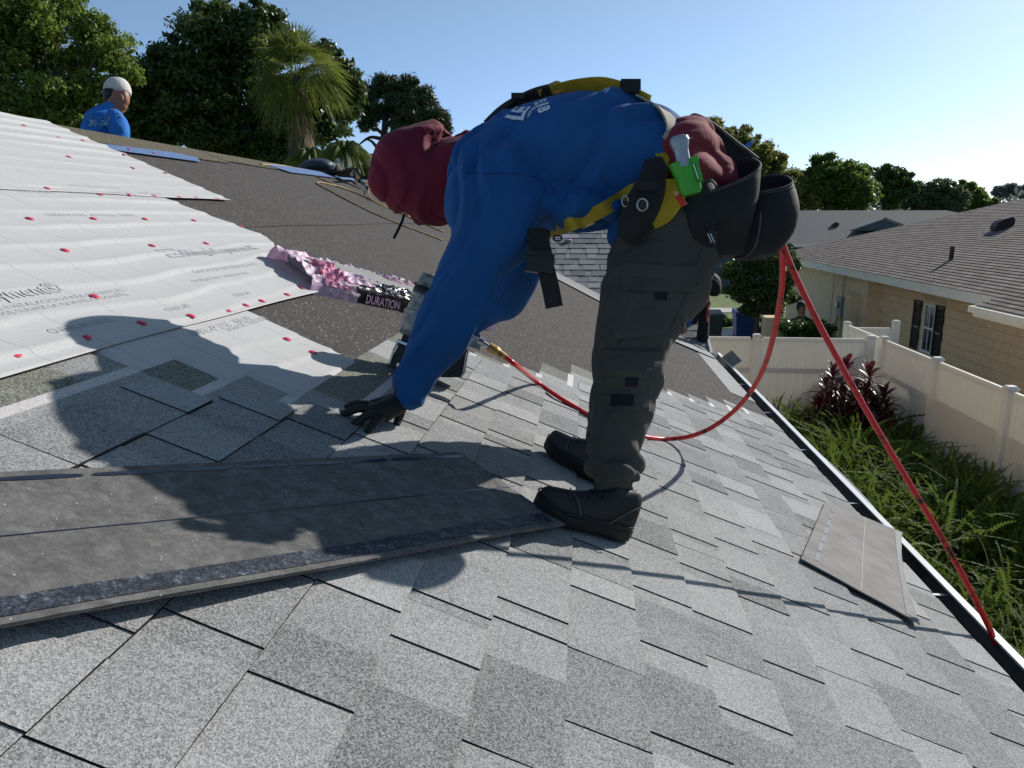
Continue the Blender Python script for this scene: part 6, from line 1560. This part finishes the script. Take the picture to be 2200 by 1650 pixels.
# ================================================================== man beyond the ridge
K1 = 5.25
p1 = thing('person', 'man in blue shirt and backward white cap, seen from chest up past the ridge', 'person', tuple(P(235,330,K1)))
fuse('body', [limb([(225,330,K1,34,.13),(228,285,K1,36,.14),(236,255,K1,32,.13),(244,232,K1,16,.07),(250,218,K1,14,.06)], 18),
   limb([(246,232,K1,13,.055),(249,215,K1,20,.072),(250,198,K1,22,.076),(250,183,K1,18,.065),(250,176,K1,10,.04)], 20),
   limb([(262,196,K1-.0,14,.065),(266,212,K1-.0,12,.06),(264,226,K1,10,.05),(266,236,K1,6,.04)], 14),
   limb([(273,212,K1,3.5,.014),(275,222,K1,4,.016)], 10), limb([(269,229,K1,5,.025),(271,232,K1,3,.018)], 10), limb([(262,238,K1,6,.035),(266,236,K1,4,.025)], 10),
   limb([(240,262,K1-.1,10,.05),(255,290,K1-.15,9,.045),(258,335,K1-.15,8,.04)], 12)], M['skin'], p1, .008, 2)
fuse('ear', [limb([(259,204,K1-.085,3.2,.010),(262,211,K1-.09,4,.010),(261,217,K1-.085,2.5,.008)], 10)], M['skin'], p1, .004, 1)
fuse('shirt', [limb([(222,345,K1,46,.17),(222,300,K1,42,.175),(226,265,K1,39,.165),(236,240,K1,24,.12),(243,228,K1,15,.075)], 22),
   limb([(246,248,K1-.12,17,.07),(255,270,K1-.16,20,.075),(258,300,K1-.17,17,.07),(258,335,K1-.17,15,.065)], 16),
   limb([(206,262,K1+.1,14,.07),(196,300,K1+.12,15,.07),(190,335,K1+.12,14,.065)], 14)], M['shirt_sunlit'], p1, .012, 2, folder(.012, 12, [((.15, 1, 0), 1), ((.4, .8, 0), .7)], 61, .001))
sh1 = p1.children[-1]
project_print('ROOFING', sh1, 192, 258, 5, .05, math.radians(-6), M['seam_print'] if 'seam_print' in M else plain('faded print', (.12, .25, .42), .8), sh1, off=.006, bold=.02)
project_print('70-3098', sh1, 190, 270, 5, .06, math.radians(-4), plain('pale faded print', (.2, .34, .5), .8), sh1, off=.006, bold=.03)
fuse('hair', [limb([(238,198,K1,17,.088),(241,212,K1,16,.084),(242,222,K1,12,.06)], 16), limb([(250,196,K1,28,.092),(252,202,K1,26,.088)], 16), limb([(271,197,K1,5,.05),(276,204,K1,3.2,.03)], 8)], M['hair'], p1, .008, 1)
capm = fuse('cap', [limb([(252,200,K1,27,.094),(252,192,K1,27.5,.096),(250,181,K1,24,.086),(248,173,K1,16,.06),(248,169,K1,7,.03)], 24)], M['cap_cloth'], p1, .006, 1)
m = MB(); nn = 14; vs = []
for i in range(nn+1):
    a = math.pi*(.5+i/nn); c_ = P(238, 198, K1); e = Vector((math.cos(a)*.062, 0, 0)); vs += [c_+RV*math.cos(a)*.02+FV*math.sin(a+math.pi)*.07, c_+RV*(math.cos(a)*.062)+FV*math.sin(a+math.pi)*.06-UV_*.012]
vs2 = [v-UV_*.004 for v in vs]; n = len(vs); m.add(vs+vs2, [(2*i, 2*i+1, 2*i+3, 2*i+2) for i in range(nn)]+[(n+2*i+2, n+2*i+3, n+2*i+1, n+2*i) for i in range(nn)]+[(2*i+1, n+2*i+1, n+2*i+3, 2*i+3) for i in range(nn)]); m.build('cap_brim', M['cap_cloth'], p1)
m = MB(); m.tube([P(248,168,K1), P(248,170,K1)], .012, 8); m.build('cap_button', M['cap_cloth'], capm)
project_print('A', capm, 233, 194, 5, .07, .0, M['dark_cloth'], capm, off=.004, bold=.05)
# ================================================================== man at the far eave corner
K2 = 7.3
p2 = thing('person', 'man bending at the far eave corner in blue shirt, dark jeans and tan boots', 'person', tuple(roof(1.05, 7.2)))
def q(x, y, dk=0): return (x, y, K2+dk)
fuse('body', [limb([(1497,615,K2,22,.11),(1470,600,K2,24,.13),(1440,610,K2,20,.12),(1420,628,K2,14,.07),(1408,640,K2,14,.08),(1400,652,K2,10,.06)], 14), limb([(1490,640,K2-.1,7,.04),(1482,670,K2-.1,6,.035),(1470,705,K2-.12,5,.03)], 10),
   limb([(1504,625,K2,13,.08),(1510,670,K2,10,.06),(1508,715,K2,8,.05),(1508,740,K2,7,.045)], 12), limb([(1490,625,K2+.3,13,.08),(1488,690,K2+.3,9,.05),(1480,735,K2+.3,8,.05)], 12)], M['skin'], p2, .015, 2)
fuse('shirt', [limb([(1500,618,K2,22,.13),(1472,600,K2,27,.15),(1440,606,K2,24,.14),(1422,620,K2,16,.09)], 16), limb([(1478,628,K2-.12,16,.08),(1492,650,K2-.13,12,.06),(1485,678,K2-.13,9,.05),(1474,699,K2-.13,6.5,.04)], 12)], M['shirt'], p2, .015, 1, folder(.01, 9, [((.5,.8,0), 1)], 71))
fuse('jeans', [limb([(1492,598,K2,22,.14),(1500,622,K2,22,.14)], 14), limb([(1504,620,K2-.03,18,.10),(1511,655,K2-.03,14,.085),(1512,690,K2-.03,12,.07),(1510,722,K2-.03,13,.07),(1509,736,K2-.03,11,.06)], 14), limb([(1492,625,K2+.28,17,.10),(1490,690,K2+.28,12,.07),(1482,728,K2+.28,11,.06)], 12)], M['dark_cloth'], p2, .014, 1, folder(.012, 12, [((1,.1,0), 1)], 73))
bt = R(1500, 752, 0)
for dk, hx in ((0, 0), (.3, -18)):
    fuse('boot', [limb([(1525+hx,748-hx*.3,K2-.03+dk,8,.05),(1512+hx,744-hx*.3,K2-.04+dk,13,.055),(1500+hx,745-hx*.3,K2-.05+dk,8.5,.055),(1491+hx,742-hx*.3,K2-.05+dk,4.5,.04)], 12), limb([(1512+hx,722-hx*.3,K2-.03+dk,10,.05),(1514+hx,744-hx*.3,K2-.03+dk,10,.05)], 12)], plain('tan work boot', (.11, .075, .04), .7, nsc=30, var=.4), p2, .01, 1)
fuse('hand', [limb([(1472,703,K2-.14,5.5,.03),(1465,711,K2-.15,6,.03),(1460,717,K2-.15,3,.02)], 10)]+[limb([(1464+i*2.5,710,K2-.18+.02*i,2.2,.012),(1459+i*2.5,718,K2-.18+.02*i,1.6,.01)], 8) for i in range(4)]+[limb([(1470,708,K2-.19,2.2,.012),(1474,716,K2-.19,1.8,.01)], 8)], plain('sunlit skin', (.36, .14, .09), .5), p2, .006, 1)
t = thing('tool_pouch', 'dark leather tool pouch behind the far man at the eave', 'tool pouch', tuple(P(1535,610,K2)))
fuse('bag', [limb([(1520,592,K2,14,.09),(1528,606,K2,20,.10),(1533,622,K2,17,.09),(1530,632,K2,12,.06)], 14)], M['canvas'], t, .012, 1)
m = MB(); m.tube(catmull([P(1524,598,K2-.11), P(1536,602,K2-.11), P(1545,612,K2-.1), P(1547,622,K2-.1)], 4), .008, 6); m.build('piping', M['binding'], t)
m = MB(); m.tube(catmull([P(1523,640,K2-.1), P(1520,665,K2-.12), P(1518,690,K2-.12)], 4), .007, 6); tag(m.build('cord', M['red'], None), 'thin red cord hanging down the far man\'s dark jeans', 'cord')
# ================================================================== man behind the hedge
K3 = 21.6
p3 = thing('person', 'man in black shirt behind the dark clipped hedge', 'person', (P(1722,690,K3).x, P(1722,690,K3).y, 0))
fuse('body', [limb([(1722,760,K3,20,.16),(1722,700,K3,20,.16),(1722,686,K3,16,.13),(1722,676,K3,6,.06)], 14), limb([(1722,680,K3,6,.06),(1722,668,K3,8,.1),(1722,658,K3,8,.1),(1722,651,K3,5,.06)], 14),
   limb([(1706,688,K3,5,.06),(1702,715,K3,5,.055)], 10), limb([(1738,688,K3,5,.06),(1742,715,K3,5,.055)], 10)]+[limb([(1712+s,758,K3,9,.09),(1712+s,820,K3,7,.07),(1712+s,872,K3,5,.06)], 12) for s in (0, 20)], M['skin'], p3, .03, 1)
fuse('shirt', [limb([(1722,765,K3,21,.18),(1722,700,K3,22,.18),(1722,687,K3,19,.15),(1722,680,K3,9,.09)], 14), limb([(1706,686,K3,7,.08),(1701,712,K3,7,.075)], 10), limb([(1738,686,K3,7,.08),(1743,712,K3,7,.075)], 10)], M['dark_cloth'], p3, .03, 1)
fuse('trousers', [limb([(1712+s,752,K3,11,.11),(1712+s,820,K3,9,.09),(1712+s,868,K3,7,.08)], 12) for s in (0, 20)], M['dark_cloth'], p3, .03, 1)
fuse('hair', [limb([(1721,668,K3+.02,8.5,.10),(1721,657,K3+.01,9.5,.11),(1721,649,K3,7,.07)], 14)], M['hair'], p3, .02, 1)
